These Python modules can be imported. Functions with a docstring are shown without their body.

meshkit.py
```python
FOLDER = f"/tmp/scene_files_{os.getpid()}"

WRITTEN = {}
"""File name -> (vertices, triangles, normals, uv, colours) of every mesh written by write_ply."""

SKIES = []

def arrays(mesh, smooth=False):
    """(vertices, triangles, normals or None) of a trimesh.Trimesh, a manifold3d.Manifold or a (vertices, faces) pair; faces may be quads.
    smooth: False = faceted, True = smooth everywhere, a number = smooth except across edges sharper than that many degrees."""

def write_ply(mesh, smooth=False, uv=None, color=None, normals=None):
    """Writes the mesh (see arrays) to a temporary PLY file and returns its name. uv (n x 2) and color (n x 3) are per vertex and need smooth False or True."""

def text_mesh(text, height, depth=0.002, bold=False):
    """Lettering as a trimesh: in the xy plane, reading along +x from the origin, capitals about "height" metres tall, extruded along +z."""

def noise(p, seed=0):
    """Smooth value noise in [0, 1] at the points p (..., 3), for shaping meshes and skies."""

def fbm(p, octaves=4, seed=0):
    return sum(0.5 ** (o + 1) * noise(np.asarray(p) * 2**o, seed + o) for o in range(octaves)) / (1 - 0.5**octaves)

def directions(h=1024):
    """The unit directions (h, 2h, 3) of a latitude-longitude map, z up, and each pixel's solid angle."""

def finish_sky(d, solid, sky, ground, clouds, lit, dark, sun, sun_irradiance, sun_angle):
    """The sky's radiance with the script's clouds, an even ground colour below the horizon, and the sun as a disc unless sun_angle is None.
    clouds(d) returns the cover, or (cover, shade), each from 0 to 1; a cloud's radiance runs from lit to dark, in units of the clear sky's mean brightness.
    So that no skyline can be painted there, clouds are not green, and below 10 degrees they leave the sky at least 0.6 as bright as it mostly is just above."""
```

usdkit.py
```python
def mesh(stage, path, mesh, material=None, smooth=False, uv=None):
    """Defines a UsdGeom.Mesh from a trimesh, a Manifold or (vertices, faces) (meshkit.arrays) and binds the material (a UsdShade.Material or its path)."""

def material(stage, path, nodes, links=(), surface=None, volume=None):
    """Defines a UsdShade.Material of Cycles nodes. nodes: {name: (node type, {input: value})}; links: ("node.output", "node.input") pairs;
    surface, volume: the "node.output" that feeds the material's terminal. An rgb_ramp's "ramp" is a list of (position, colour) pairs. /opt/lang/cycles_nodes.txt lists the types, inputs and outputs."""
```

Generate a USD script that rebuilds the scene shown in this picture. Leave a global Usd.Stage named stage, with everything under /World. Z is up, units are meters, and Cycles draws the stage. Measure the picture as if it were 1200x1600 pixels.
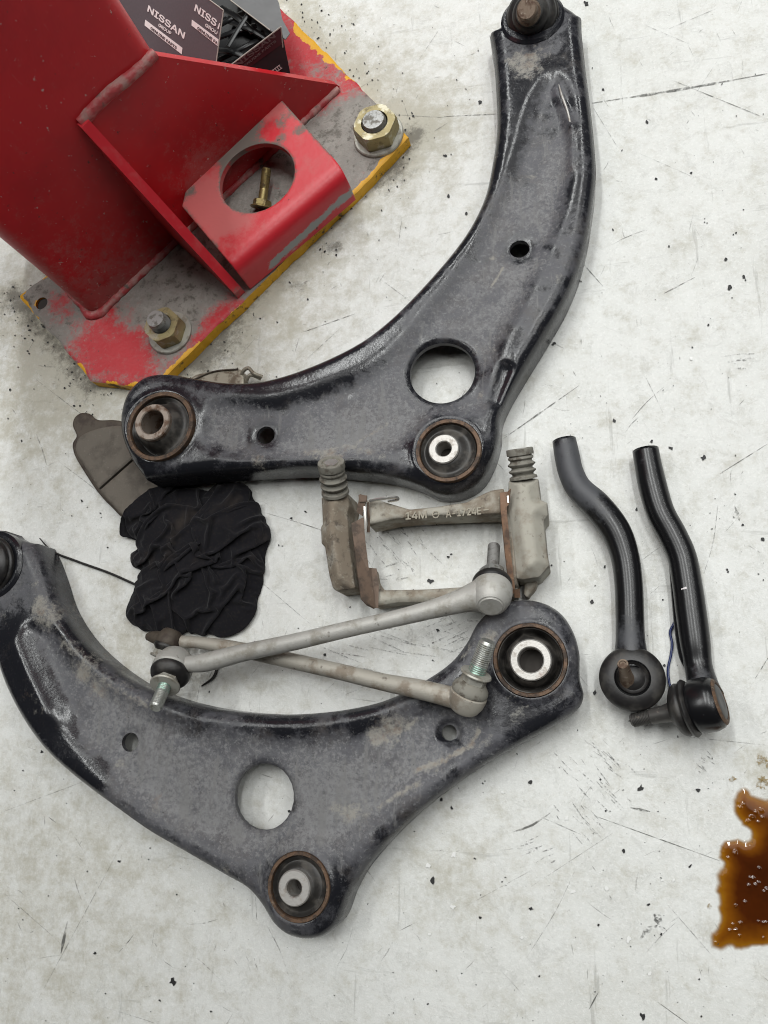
import math, random
import numpy as np
import trimesh, shapely, usdkit, meshkit
import manifold3d as m3
from shapely.geometry import Polygon, LineString, Point
from scipy.spatial import Delaunay, cKDTree
from pxr import Usd, UsdGeom, UsdLux, UsdShade, Gf, Sdf, Vt

rng = np.random.default_rng(7)
stage = Usd.Stage.CreateInMemory()
UsdGeom.SetStageUpAxis(stage, 'Z'); UsdGeom.SetStageMetersPerUnit(stage, 1.0)
UsdGeom.Xform.Define(stage, '/World'); UsdGeom.Scope.Define(stage, '/World/Looks')

# ------------------------------------------------------------------ camera
F = 1200.0                       # focal length in photo pixels (photo 1200 x 1600)
HC = 0.56                        # camera height over the floor
NAD = np.array([900.0, 1120.0])  # where the plumb line from the lens meets the picture
a = np.array([NAD[0]-600, -(NAD[1]-800), -F]); a /= np.linalg.norm(a)
b = np.array([0, 0, -1.0]); v_ = np.cross(a, b); c_ = a @ b
K = np.array([[0, -v_[2], v_[1]], [v_[2], 0, -v_[0]], [-v_[1], v_[0], 0]])
R = np.eye(3) + K + K @ K / (1 + c_)
g0 = R @ np.array([0, 0, -F]); EYE = np.array([-g0[0], -g0[1], 0]) * (HC / -g0[2]) + [0, 0, HC]
cam = UsdGeom.Camera.Define(stage, '/World/camera')
M = Gf.Matrix4d(*[float(x) for x in np.block([[R.T, np.zeros((3, 1))], [EYE[None], np.ones((1, 1))]]).ravel()])
cam.AddTransformOp().Set(M)
cam.CreateHorizontalApertureAttr(24.0); cam.CreateVerticalApertureAttr(32.0); cam.CreateFocalLengthAttr(24.0)
cam.CreateClippingRangeAttr(Gf.Vec2f(0.01, 50)); cam.CreateExposureAttr(0.0)

def ray(px, py):
    return R @ np.array([px-600.0, -(py-800.0), -F])
def P(px, py, z=0.0):
    r = ray(px, py); return EYE + r * ((z - EYE[2]) / r[2])
def PX(p):
    c = R.T @ (np.asarray(p, float) - EYE); return np.array([600 - F*c[0]/c[2], 800 + F*c[1]/c[2]])
def scale_at(px, py, z=0.0):     # metres per photo pixel there
    return 0.5*(np.linalg.norm(P(px+1, py, z)-P(px, py, z)) + np.linalg.norm(P(px, py+1, z)-P(px, py, z)))
def onplane(px, py, O, n):
    r = ray(px, py); return EYE + r * (((O - EYE) @ n) / (r @ n))

# ------------------------------------------------------------------ light: workshop ceiling lamps
def rect(name, pos, w, l, inten, rotz=0, color=(1, 1, 1), aim=None):
    L = UsdLux.RectLight.Define(stage, '/World/' + name)
    L.CreateWidthAttr(w); L.CreateHeightAttr(l); L.CreateIntensityAttr(inten); L.CreateColorAttr(Gf.Vec3f(*color))
    if aim is None:
        L.AddTranslateOp().Set(Gf.Vec3d(*pos)); L.AddRotateZOp().Set(rotz)
    else:
        z = np.asarray(pos, float) - aim; z /= np.linalg.norm(z); x = np.cross([0, 1, 0.01], z); x /= np.linalg.norm(x); y = np.cross(z, x)
        L.AddTransformOp().Set(Gf.Matrix4d(*[float(q) for q in np.block([[np.array([x, y, z]), np.zeros((3, 1))], [np.asarray(pos, float)[None], np.ones((1, 1))]]).ravel()]))
LI = 0.70
rect('ceiling_lamp_panel', (0.5, 1.3, 3.2), 4.6, 3.4, 1.5*LI, color=(1, 0.99, 0.965))
for i, (x, y, rz, k) in enumerate([(-1.5, 0.6, 0, 1.3), (-0.45, 0.9, 0, 1.5), (0.6, 0.7, 0, 1.3), (1.6, 0.2, 0, 0.6), (0.9, 2.6, 0, 1.1), (2.6, 1.4, 0, 0.7), (-0.6, 2.6, 0, 1.3)]):
    rect('ceiling_tube_lamp_%03d' % i, (x, y, 2.6), 0.10, 1.5, 51*k*LI, rz, (0.98, 1, 0.99))

# ------------------------------------------------------------------ scene helpers
used = {}
def numbered(path):
    k = used.get(path, 0); used[path] = k + 1
    return path if k == 0 else '%s_%03d' % (path, k)
def tag(prim, **kw):
    for k, val in kw.items():
        if val: prim.SetCustomDataByKey(k, val)
def thing(name, label, category, group=None, kind=None, at=(0, 0, 0)):
    p = numbered('/World/' + name); x = UsdGeom.Xform.Define(stage, p)
    tag(x.GetPrim(), label=label, category=category, group=group, kind=kind); return p
def obj(name, mesh, mat, parent='/World', smooth=35, attrs=None, **kw):
    p = numbered(parent + '/' + name)
    if attrs: smooth = True if smooth else False
    m = usdkit.mesh(stage, p, mesh, '/World/Looks/' + mat, smooth)
    if attrs:
        for k, val in attrs.items():
            UsdGeom.PrimvarsAPI(m).CreatePrimvar(k, Sdf.ValueTypeNames.FloatArray, 'vertex').Set(Vt.FloatArray.FromNumpy(np.asarray(val, np.float32)))
    tag(m.GetPrim(), **kw); return p

# ------------------------------------------------------------------ materials
def mat(name, base, layers=(), rough=0.5, metallic=0.0, bump=(), spec=0.5, coat=0.0, coat_rough=0.1, sheen=0, var=None):
    """base colour + layers dict(color, scale, lo, hi, attr, gain, rough, detail, metal, stretch, amount): each layer is mixed in where noise + attr*gain passes lo..hi"""
    N = {'g': ('geometry', {}), 'p': ('principled_bsdf', {'specular_ior_level': spec, 'coat_weight': coat, 'coat_roughness': coat_rough, 'sheen_weight': sheen, 'metallic': metallic, 'roughness': rough})}
    L = []
    N['c0'] = ('color', {'value': base}); col = 'c0.color'; ro = me = None
    if var:
        s, amt = var
        N['vn'] = ('noise_texture', {'scale': s, 'detail': 6, 'roughness': 0.65}); L.append(('g.position', 'vn.vector'))
        N['vr'] = ('map_range', {'from_min': 0.25, 'from_max': 0.75, 'to_min': 1-amt, 'to_max': 1+amt}); L.append(('vn.fac', 'vr.value'))
        N['vm'] = ('mix', {'mix_type': 'multiply', 'fac': 1.0}); L += [(col, 'vm.color1')]
        N['vc'] = ('combine_xyz', {}); L += [('vr.result', 'vc.x'), ('vr.result', 'vc.y'), ('vr.result', 'vc.z'), ('vc.vector', 'vm.color2')]; col = 'vm.color'
    N['r0'] = ('math', {'math_type': 'add', 'value1': rough, 'value2': 0.0}); ro = 'r0.value'
    N['m0'] = ('math', {'math_type': 'add', 'value1': metallic, 'value2': 0.0}); me = 'm0.value'
    for i, l in enumerate(layers):
        k = 'l%d' % i; fac = None
        if l.get('scale'):
            vec = 'g.position'
            if l.get('stretch'):
                N[k+'v'] = ('mapping', {'scale': l['stretch'], 'rotation': l.get('rot', (0, 0, 0))}); L.append(('g.position', k+'v.vector')); vec = k+'v.vector'
            N[k+'n'] = ('noise_texture', {'scale': l['scale'], 'detail': l.get('detail', 5), 'roughness': l.get('nr', 0.6), 'distortion': l.get('dist', 0.0)})
            L.append((vec, k+'n.vector')); fac = k+'n.fac'
        if l.get('attr'):
            N[k+'a'] = ('attribute', {'attribute': l['attr']})
            N[k+'m'] = ('math', {'math_type': 'multiply_add', 'value2': l.get('gain', 1.0), 'value3': 0.0}); L.append((k+'a.fac', k+'m.value1'))
            if fac: L.append((fac, k+'m.value3'))
            fac = k+'m.value'
        if l.get('up'):      # faces that look up
            N[k+'s'] = ('separate_xyz', {}); L.append(('g.normal', k+'s.vector'))
            N[k+'u'] = ('math', {'math_type': 'multiply_add', 'value2': l['up'], 'value3': 0.0}); L.append((k+'s.z', k+'u.value1'))
            if fac: L.append((fac, k+'u.value3'))
            fac = k+'u.value'
        N[k+'r'] = ('map_range', {'range_type': 'smoothstep', 'from_min': l['lo'], 'from_max': l['hi'], 'to_min': 0.0, 'to_max': l.get('amount', 1.0), 'clamp': True}); L.append((fac, k+'r.value'))
        N[k+'x'] = ('mix', {'color2': l['color']}); L += [(k+'r.result', k+'x.fac'), (col, k+'x.color1')]; col = k+'x.color'
        if 'rough' in l:
            N[k+'q'] = ('mix_float', {'b': l['rough']}); L += [(k+'r.result', k+'q.fac'), (ro, k+'q.a')]; ro = k+'q.result'
        if 'metal' in l:
            N[k+'w'] = ('mix_float', {'b': l['metal']}); L += [(k+'r.result', k+'w.fac'), (me, k+'w.a')]; me = k+'w.result'
    L += [(col, 'p.base_color'), (ro, 'p.roughness'), (me, 'p.metallic')]
    prev = None
    for i, (s, st, di) in enumerate(bump):
        k = 'b%d' % i
        N[k+'n'] = ('noise_texture', {'scale': s, 'detail': 4, 'roughness': 0.6}); N[k] = ('bump', {'strength': st, 'distance': di})
        L += [('g.position', k+'n.vector'), (k+'n.fac', k+'.height')]
        if prev: L.append((prev, k+'.normal'))
        prev = k+'.normal'
    if prev: L.append((prev, 'p.normal'))
    usdkit.material(stage, '/World/Looks/' + name, N, L, surface='p.BSDF')

def flat_mark(name, color, alpha, scale=300, lo=0.35, hi=0.6):
    usdkit.material(stage, '/World/Looks/' + name, {
        'g': ('geometry', {}), 'n': ('noise_texture', {'scale': scale, 'detail': 5, 'roughness': 0.7}), 'r': ('map_range', {'range_type': 'smoothstep', 'from_min': lo, 'from_max': hi, 'to_min': 0.0, 'to_max': alpha, 'clamp': True}),
        't': ('transparent_bsdf', {'color': (1, 1, 1)}), 'p': ('principled_bsdf', {'base_color': color, 'roughness': 0.6}), 'm': ('mix_closure', {})},
        [('g.position', 'n.vector'), ('n.fac', 'r.value'), ('r.result', 'm.fac'), ('t.BSDF', 'm.closure1'), ('p.BSDF', 'm.closure2')], surface='m.closure')

mat('floor_paint', (0.675, 0.68, 0.655), [
    dict(color=(0.50, 0.50, 0.46), scale=8, lo=0.44, hi=0.66, detail=9, nr=0.75, amount=0.36),
    dict(color=(0.40, 0.40, 0.37), scale=60, lo=0.49, hi=0.63, detail=10, nr=0.88, amount=0.38, dist=0.8),
    dict(color=(0.80, 0.80, 0.78), scale=420, lo=0.50, hi=0.64, detail=5, nr=0.8, amount=0.5),
    dict(color=(0.25, 0.245, 0.22), scale=300, lo=0.585, hi=0.67, detail=7, nr=0.85, amount=0.6, rough=0.7),
    dict(color=(0.33, 0.33, 0.31), scale=90, lo=0.62, hi=0.70, detail=5, nr=0.7, amount=0.5, stretch=(1, 0.09, 1), rot=(0, 0, 0.7)),
    dict(color=(0.33, 0.33, 0.31), scale=80, lo=0.62, hi=0.70, detail=5, nr=0.7, amount=0.45, stretch=(0.1, 1, 1), rot=(0, 0, 0.5)),
    dict(color=(0.37, 0.345, 0.265), attr='dirt', scale=50, gain=0.4, lo=0.58, hi=0.92, detail=10, nr=0.8, amount=0.75, rough=0.8),
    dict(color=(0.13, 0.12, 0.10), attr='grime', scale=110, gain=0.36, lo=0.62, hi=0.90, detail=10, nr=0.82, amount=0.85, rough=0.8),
    ], rough=0.42, spec=0.4, bump=[(60, 0.25, 0.002), (900, 0.25, 0.0006)])
flat_mark('scratch_dark', (0.11, 0.11, 0.10), 0.75, 160, 0.34, 0.60)
flat_mark('scratch_faint', (0.2, 0.2, 0.19), 0.5, 200, 0.35, 0.62)
flat_mark('scuff', (0.10, 0.10, 0.095), 0.55, 500, 0.42, 0.62)
flat_mark('oil_stain', (0.26, 0.17, 0.04), 0.75, 420, 0.38, 0.62)
mat('grit_black', (0.012, 0.012, 0.012), rough=0.6)
mat('chip_white', (0.75, 0.75, 0.73), rough=0.35, spec=0.6)
mat('arm_steel', (0.0145, 0.015, 0.0185), [
    dict(color=(0.079, 0.079, 0.089), attr='dust', scale=55, gain=0.38, lo=0.54, hi=0.80, detail=10, nr=0.78, rough=0.58, dist=0.3),
    dict(color=(0.098, 0.080, 0.066), attr='dust', scale=26, gain=0.12, lo=0.54, hi=0.74, detail=9, nr=0.8, amount=0.32, rough=0.7),
    dict(color=(0.185, 0.185, 0.19), attr='dust', scale=120, gain=0.24, lo=0.60, hi=0.90, detail=10, nr=0.85, rough=0.72, amount=0.75),
    dict(color=(0.23, 0.23, 0.232), attr='dust', scale=330, gain=0.16, lo=0.62, hi=0.74, detail=6, nr=0.85, rough=0.72, amount=0.7),
    dict(color=(0.17, 0.168, 0.165), attr='dust', scale=160, gain=0.14, lo=0.66, hi=0.76, detail=6, nr=0.7, stretch=(1, 0.12, 1), rot=(0, 0, 0.75), amount=0.6),
    dict(color=(0.020, 0.019, 0.020), scale=95, lo=0.555, hi=0.66, detail=10, nr=0.85, amount=0.65, rough=0.4),
    dict(color=(0.024, 0.020, 0.018), scale=260, lo=0.63, hi=0.69, detail=6, nr=0.75, amount=0.75, rough=0.6),
    dict(color=(0.31, 0.295, 0.26), attr='mud', scale=150, gain=0.42, lo=0.70, hi=0.90, detail=10, nr=0.82, amount=0.8, rough=0.8),
    dict(color=(0.17, 0.11, 0.07), attr='mud', scale=60, gain=0.22, lo=0.66, hi=0.82, detail=9, nr=0.8, amount=0.5, rough=0.85),
    ], rough=0.17, spec=0.5, bump=[(500, 0.16, 0.0008), (60, 0.12, 0.002)])
mat('rust_ring', (0.135, 0.078, 0.045), [dict(color=(0.05, 0.036, 0.028), scale=110, lo=0.42, hi=0.60, rough=0.75, detail=8, nr=0.8), dict(color=(0.27, 0.20, 0.14), scale=260, lo=0.54, hi=0.68, amount=0.7, detail=8, nr=0.8)], rough=0.6, metallic=0.25, bump=[(600, 0.3, 0.0006)])
mat('rubber', (0.026, 0.024, 0.022), [dict(color=(0.10, 0.09, 0.078), scale=110, lo=0.42, hi=0.66, rough=0.75, amount=0.7)], rough=0.45, bump=[(400, 0.2, 0.0008)])
mat('boot_rubber', (0.014, 0.013, 0.013), [dict(color=(0.10, 0.092, 0.08), scale=80, lo=0.45, hi=0.75, rough=0.8, amount=0.5)], rough=0.42, bump=[(300, 0.15, 0.0008)])
mat('sleeve_steel', (0.47, 0.455, 0.43), [dict(color=(0.30, 0.26, 0.22), scale=150, lo=0.5, hi=0.66, rough=0.6, amount=0.7), dict(color=(0.16, 0.09, 0.06), scale=70, lo=0.60, hi=0.72, amount=0.5)], rough=0.45, metallic=0.55, bump=[(800, 0.3, 0.0004)])
mat('sleeve_brown', (0.30, 0.25, 0.21), [dict(color=(0.14, 0.085, 0.055), scale=130, lo=0.45, hi=0.62, rough=0.7), dict(color=(0.5, 0.47, 0.43), scale=260, lo=0.6, hi=0.7, amount=0.6)], rough=0.5, metallic=0.4, bump=[(600, 0.3, 0.0005)])
mat('dark_bore', (0.035, 0.03, 0.026), rough=0.8)
mat('stud_rusty', (0.20, 0.15, 0.11), [dict(color=(0.10, 0.06, 0.04), scale=200, lo=0.45, hi=0.65, rough=0.7), dict(color=(0.42, 0.36, 0.30), scale=300, lo=0.58, hi=0.7, amount=0.6)], rough=0.5, metallic=0.4, bump=[(700, 0.3, 0.0005)])
mat('tie_rod_black', (0.0075, 0.0075, 0.0085), [dict(color=(0.075, 0.077, 0.085), attr='dust', scale=110, gain=0.5, lo=0.68, hi=1.0, detail=8, nr=0.75, rough=0.6, amount=0.85), dict(color=(0.05, 0.05, 0.052), scale=240, lo=0.62, hi=0.75, amount=0.5, rough=0.6)], rough=0.27, spec=0.5, bump=[(90, 0.05, 0.002)])
mat('white_mark', (0.72, 0.68, 0.68), rough=0.6)
mat('cast_iron', (0.40, 0.38, 0.325), [dict(color=(0.225, 0.185, 0.14), attr='rust', scale=60, gain=0.3, lo=0.50, hi=0.74, rough=0.85, detail=7), dict(color=(0.07, 0.055, 0.045), attr='rust', scale=150, gain=0.12, lo=0.60, hi=0.76, amount=0.7), dict(color=(0.44, 0.42, 0.345), scale=240, lo=0.56, hi=0.72, amount=0.5)], rough=0.72, metallic=0.1, bump=[(1400, 0.45, 0.0006), (260, 0.2, 0.001)])
mat('cast_marks', (0.36, 0.33, 0.265), [dict(color=(0.2, 0.165, 0.12), scale=140, lo=0.5, hi=0.7, amount=0.6)], rough=0.75, bump=[(1400, 0.45, 0.0006)])
mat('clip_rust', (0.19, 0.105, 0.06), [dict(color=(0.09, 0.058, 0.042), scale=120, lo=0.45, hi=0.66, rough=0.8), dict(color=(0.30, 0.20, 0.13), scale=300, lo=0.6, hi=0.72, amount=0.5)], rough=0.6, metallic=0.15, bump=[(800, 0.3, 0.0005)])
mat('clip_brown', (0.155, 0.105, 0.075), [dict(color=(0.085, 0.062, 0.048), scale=100, lo=0.44, hi=0.64, rough=0.8), dict(color=(0.24, 0.19, 0.145), scale=300, lo=0.58, hi=0.72, amount=0.5)], rough=0.65, metallic=0.1, bump=[(800, 0.3, 0.0005)])
mat('clip_bright', (0.72, 0.70, 0.66), rough=0.28, metallic=0.85)
mat('boot_khaki', (0.215, 0.205, 0.175), [dict(color=(0.085, 0.072, 0.056), scale=150, lo=0.48, hi=0.66), dict(color=(0.26, 0.24, 0.19), scale=300, lo=0.58, hi=0.7, amount=0.5)], rough=0.75, bump=[(500, 0.25, 0.0006)])
mat('link_zinc', (0.44, 0.43, 0.40), [dict(color=(0.28, 0.26, 0.22), scale=90, lo=0.46, hi=0.68, rough=0.7, amount=0.8), dict(color=(0.50, 0.49, 0.455), scale=420, lo=0.55, hi=0.70, amount=0.6), dict(color=(0.085, 0.07, 0.055), scale=170, lo=0.64, hi=0.73, amount=0.7)], rough=0.5, metallic=0.2, bump=[(900, 0.3, 0.0006)])
mat('link_zinc_brown', (0.40, 0.375, 0.325), [dict(color=(0.22, 0.175, 0.13), scale=70, lo=0.46, hi=0.68, rough=0.75, amount=0.8), dict(color=(0.42, 0.40, 0.36), scale=420, lo=0.55, hi=0.70, amount=0.6), dict(color=(0.07, 0.05, 0.04), scale=170, lo=0.62, hi=0.73, amount=0.7)], rough=0.58, metallic=0.25, bump=[(900, 0.3, 0.0006)])
mat('thread_zinc', (0.46, 0.47, 0.44), [dict(color=(0.22, 0.21, 0.17), scale=180, lo=0.5, hi=0.66, rough=0.6, amount=0.8)], rough=0.35, metallic=0.7)
mat('thread_green', (0.24, 0.36, 0.30), [dict(color=(0.40, 0.42, 0.38), scale=300, lo=0.5, hi=0.62)], rough=0.35, metallic=0.6)
mat('thread_grey', (0.27, 0.265, 0.255), [dict(color=(0.14, 0.13, 0.12), scale=220, lo=0.48, hi=0.66)], rough=0.5, metallic=0.4)
mat('thread_dark', (0.10, 0.095, 0.09), [dict(color=(0.2, 0.18, 0.16), scale=300, lo=0.55, hi=0.7)], rough=0.45, metallic=0.6)
mat('nut_pale', (0.42, 0.41, 0.365), [dict(color=(0.25, 0.225, 0.18), scale=140, lo=0.48, hi=0.66, amount=0.8)], rough=0.5, metallic=0.4, bump=[(700, 0.2, 0.0005)])
mat('nut_brass', (0.33, 0.275, 0.14), [dict(color=(0.42, 0.39, 0.29), scale=120, lo=0.5, hi=0.64, rough=0.36), dict(color=(0.13, 0.105, 0.065), scale=110, lo=0.50, hi=0.68, detail=9, nr=0.8, rough=0.6, amount=0.8)], rough=0.5, metallic=0.55, bump=[(500, 0.12, 0.0006)])
mat('stud_grey', (0.36, 0.36, 0.35), [dict(color=(0.17, 0.16, 0.14), scale=200, lo=0.48, hi=0.64, rough=0.6)], rough=0.42, metallic=0.6, bump=[(900, 0.4, 0.0006)])
mat('bolt_brass', (0.30, 0.235, 0.10), [dict(color=(0.13, 0.095, 0.05), scale=200, lo=0.5, hi=0.66, rough=0.6)], rough=0.38, metallic=0.7)
RED = (0.56, 0.015, 0.022)
mat('red_paint', RED, [
    dict(color=(0.43, 0.011, 0.018), scale=9, lo=0.45, hi=0.65, amount=0.8),
    dict(color=(0.50, 0.22, 0.20), scale=240, lo=0.63, hi=0.72, detail=7, nr=0.8, amount=0.5, stretch=(1, 1, 0.25), rough=0.7),
    dict(color=(0.42, 0.17, 0.155), attr='dust', scale=90, gain=0.36, lo=0.70, hi=0.92, detail=10, nr=0.85, rough=0.75, amount=0.55),
    dict(color=(0.47, 0.30, 0.27), attr='dust', scale=190, gain=0.16, lo=0.70, hi=0.84, detail=8, nr=0.7, rough=0.75, amount=0.6),
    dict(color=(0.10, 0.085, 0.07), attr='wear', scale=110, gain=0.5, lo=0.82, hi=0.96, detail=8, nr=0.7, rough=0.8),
    dict(color=(0.055, 0.045, 0.04), scale=150, lo=0.685, hi=0.70, detail=4, nr=0.7, amount=0.9, rough=0.8),
    dict(color=(0.55, 0.48, 0.45), scale=210, lo=0.695, hi=0.71, detail=3, nr=0.7, amount=0.8, rough=0.7),
    ], rough=0.38, spec=0.4, bump=[(140, 0.12, 0.0015), (1200, 0.1, 0.0004)])
mat('red_bright', (0.58, 0.026, 0.038), [
    dict(color=(0.53, 0.17, 0.16), attr='dust', scale=60, gain=0.4, lo=0.62, hi=0.98, detail=9, nr=0.75, rough=0.7, amount=0.75),
    dict(color=(0.17, 0.145, 0.125), attr='wear', scale=110, gain=0.42, lo=0.64, hi=0.86, detail=10, nr=0.85, rough=0.8),
    dict(color=(0.33, 0.34, 0.335), attr='scrape', scale=120, gain=0.5, lo=0.74, hi=0.88, detail=9, nr=0.8, rough=0.5, stretch=(0.35, 1, 1.3), rot=(0, 0, -0.77)),
    dict(color=(0.07, 0.055, 0.045), scale=150, lo=0.69, hi=0.73, detail=5, amount=0.85, rough=0.8),
    ], rough=0.36, spec=0.45, bump=[(140, 0.14, 0.0015), (1200, 0.12, 0.0004)])
mat('weld_pink', (0.40, 0.05, 0.055), [dict(color=(0.42, 0.22, 0.20), scale=80, lo=0.42, hi=0.62, rough=0.7), dict(color=(0.11, 0.09, 0.075), scale=60, lo=0.60, hi=0.70)], rough=0.5, bump=[(300, 0.5, 0.0015)])
mat('plate_top', (0.47, 0.030, 0.038), [
    dict(color=(0.235, 0.215, 0.195), attr='wear', scale=60, gain=0.40, lo=0.60, hi=0.84, detail=10, nr=0.85, rough=0.7),
    dict(color=(0.30, 0.20, 0.18), scale=90, lo=0.5, hi=0.72, detail=9, nr=0.85, amount=0.45),
    dict(color=(0.34, 0.32, 0.29), attr='wear', scale=170, gain=0.2, lo=0.62, hi=0.80, detail=8, nr=0.75, amount=0.7, rough=0.75),
    dict(color=(0.085, 0.075, 0.062), attr='wear', scale=85, gain=0.12, lo=0.62, hi=0.76, detail=8, nr=0.75, amount=0.8, rough=0.8),
    dict(color=(0.70, 0.36, 0.025), attr='edge', scale=110, gain=0.62, lo=0.90, hi=0.94, detail=5, rough=0.5),
    dict(color=(0.06, 0.05, 0.042), scale=160, lo=0.68, hi=0.73, detail=4, amount=0.8),
    ], rough=0.5, spec=0.4, bump=[(260, 0.35, 0.0015), (90, 0.2, 0.002)])
mat('plate_side', (0.80, 0.42, 0.015), [dict(color=(0.20, 0.12, 0.04), scale=80, lo=0.54, hi=0.64, rough=0.8, detail=8, nr=0.7), dict(color=(0.08, 0.065, 0.05), scale=30, lo=0.60, hi=0.68, rough=0.85)], rough=0.5, bump=[(300, 0.5, 0.0015)])
mat('carton_print', (0.095, 0.075, 0.082), rough=0.55, var=(700, 0.12), bump=[(1500, 0.15, 0.0003)])
mat('carton_maroon', (0.070, 0.026, 0.034), rough=0.55)
mat('carton_grey', (0.155, 0.156, 0.158), rough=0.6, var=(40, 0.15))
mat('carton_dark', (0.030, 0.030, 0.034), rough=0.6)
mat('carton_edge', (0.40, 0.37, 0.33), rough=0.7)
mat('print_white', (0.72, 0.64, 0.63), rough=0.6)
mat('print_dark', (0.10, 0.07, 0.075), rough=0.6)
mat('print_faint', (0.15, 0.11, 0.11), rough=0.6)
mat('black_plastic', (0.012, 0.012, 0.013), rough=0.35)
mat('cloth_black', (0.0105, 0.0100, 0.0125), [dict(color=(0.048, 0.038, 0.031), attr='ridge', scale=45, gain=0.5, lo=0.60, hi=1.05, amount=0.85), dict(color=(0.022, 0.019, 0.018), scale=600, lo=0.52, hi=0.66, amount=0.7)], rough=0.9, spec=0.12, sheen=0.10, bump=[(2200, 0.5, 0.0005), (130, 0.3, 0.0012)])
mat('pad_friction', (0.125, 0.108, 0.088), [dict(color=(0.085, 0.072, 0.058), scale=60, lo=0.46, hi=0.66), dict(color=(0.19, 0.17, 0.145), scale=300, lo=0.6, hi=0.72, amount=0.5)], rough=0.75, bump=[(700, 0.4, 0.0006)])
mat('pad_backing', (0.085, 0.068, 0.052), [dict(color=(0.05, 0.036, 0.028), scale=90, lo=0.46, hi=0.64)], rough=0.65, metallic=0.2, bump=[(700, 0.3, 0.0006)])
mat('pad_metal', (0.30, 0.27, 0.215), [dict(color=(0.13, 0.10, 0.07), scale=110, lo=0.48, hi=0.64)], rough=0.5, metallic=0.4, bump=[(500, 0.3, 0.0006)])
mat('wire_blue', (0.010, 0.022, 0.10), rough=0.35)
mat('wire_black', (0.015, 0.014, 0.013), rough=0.5)
usdkit.material(stage, '/World/Looks/oil', {
    'g': ('geometry', {}), 'a': ('attribute', {'attribute': 'depth'}),
    'n': ('noise_texture', {'scale': 70, 'detail': 5, 'roughness': 0.6}), 'ma': ('math', {'math_type': 'multiply_add', 'value2': 0.30, 'value3': -0.15}), 'ad': ('math', {'math_type': 'add'}),
    'c': ('rgb_ramp', {'ramp': [(0.0, (0.36, 0.20, 0.035)), (0.12, (0.29, 0.125, 0.008)), (0.35, (0.18, 0.058, 0.004)), (0.62, (0.062, 0.014, 0.0028)), (1.0, (0.020, 0.005, 0.002))]}),
    'f': ('map_range', {'range_type': 'smoothstep', 'from_min': 0.0, 'from_max': 0.24, 'to_min': 0.10, 'to_max': 1.0, 'clamp': True}),
    'b': ('bump', {'strength': 0.06, 'distance': 0.002}), 'bn': ('noise_texture', {'scale': 90, 'detail': 2}),
    't': ('transparent_bsdf', {}), 'p': ('principled_bsdf', {'roughness': 0.06, 'specular_ior_level': 0.5}), 'm': ('mix_closure', {})},
    [('g.position', 'n.vector'), ('n.fac', 'ma.value1'), ('a.fac', 'ad.value1'), ('ma.value', 'ad.value2'), ('ad.value', 'c.fac'), ('c.color', 'p.base_color'),
     ('a.fac', 'f.value'), ('g.position', 'bn.vector'), ('bn.fac', 'b.height'), ('b.normal', 'p.normal'),
     ('f.result', 'm.fac'), ('t.BSDF', 'm.closure1'), ('p.BSDF', 'm.closure2')], surface='m.closure')

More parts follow.
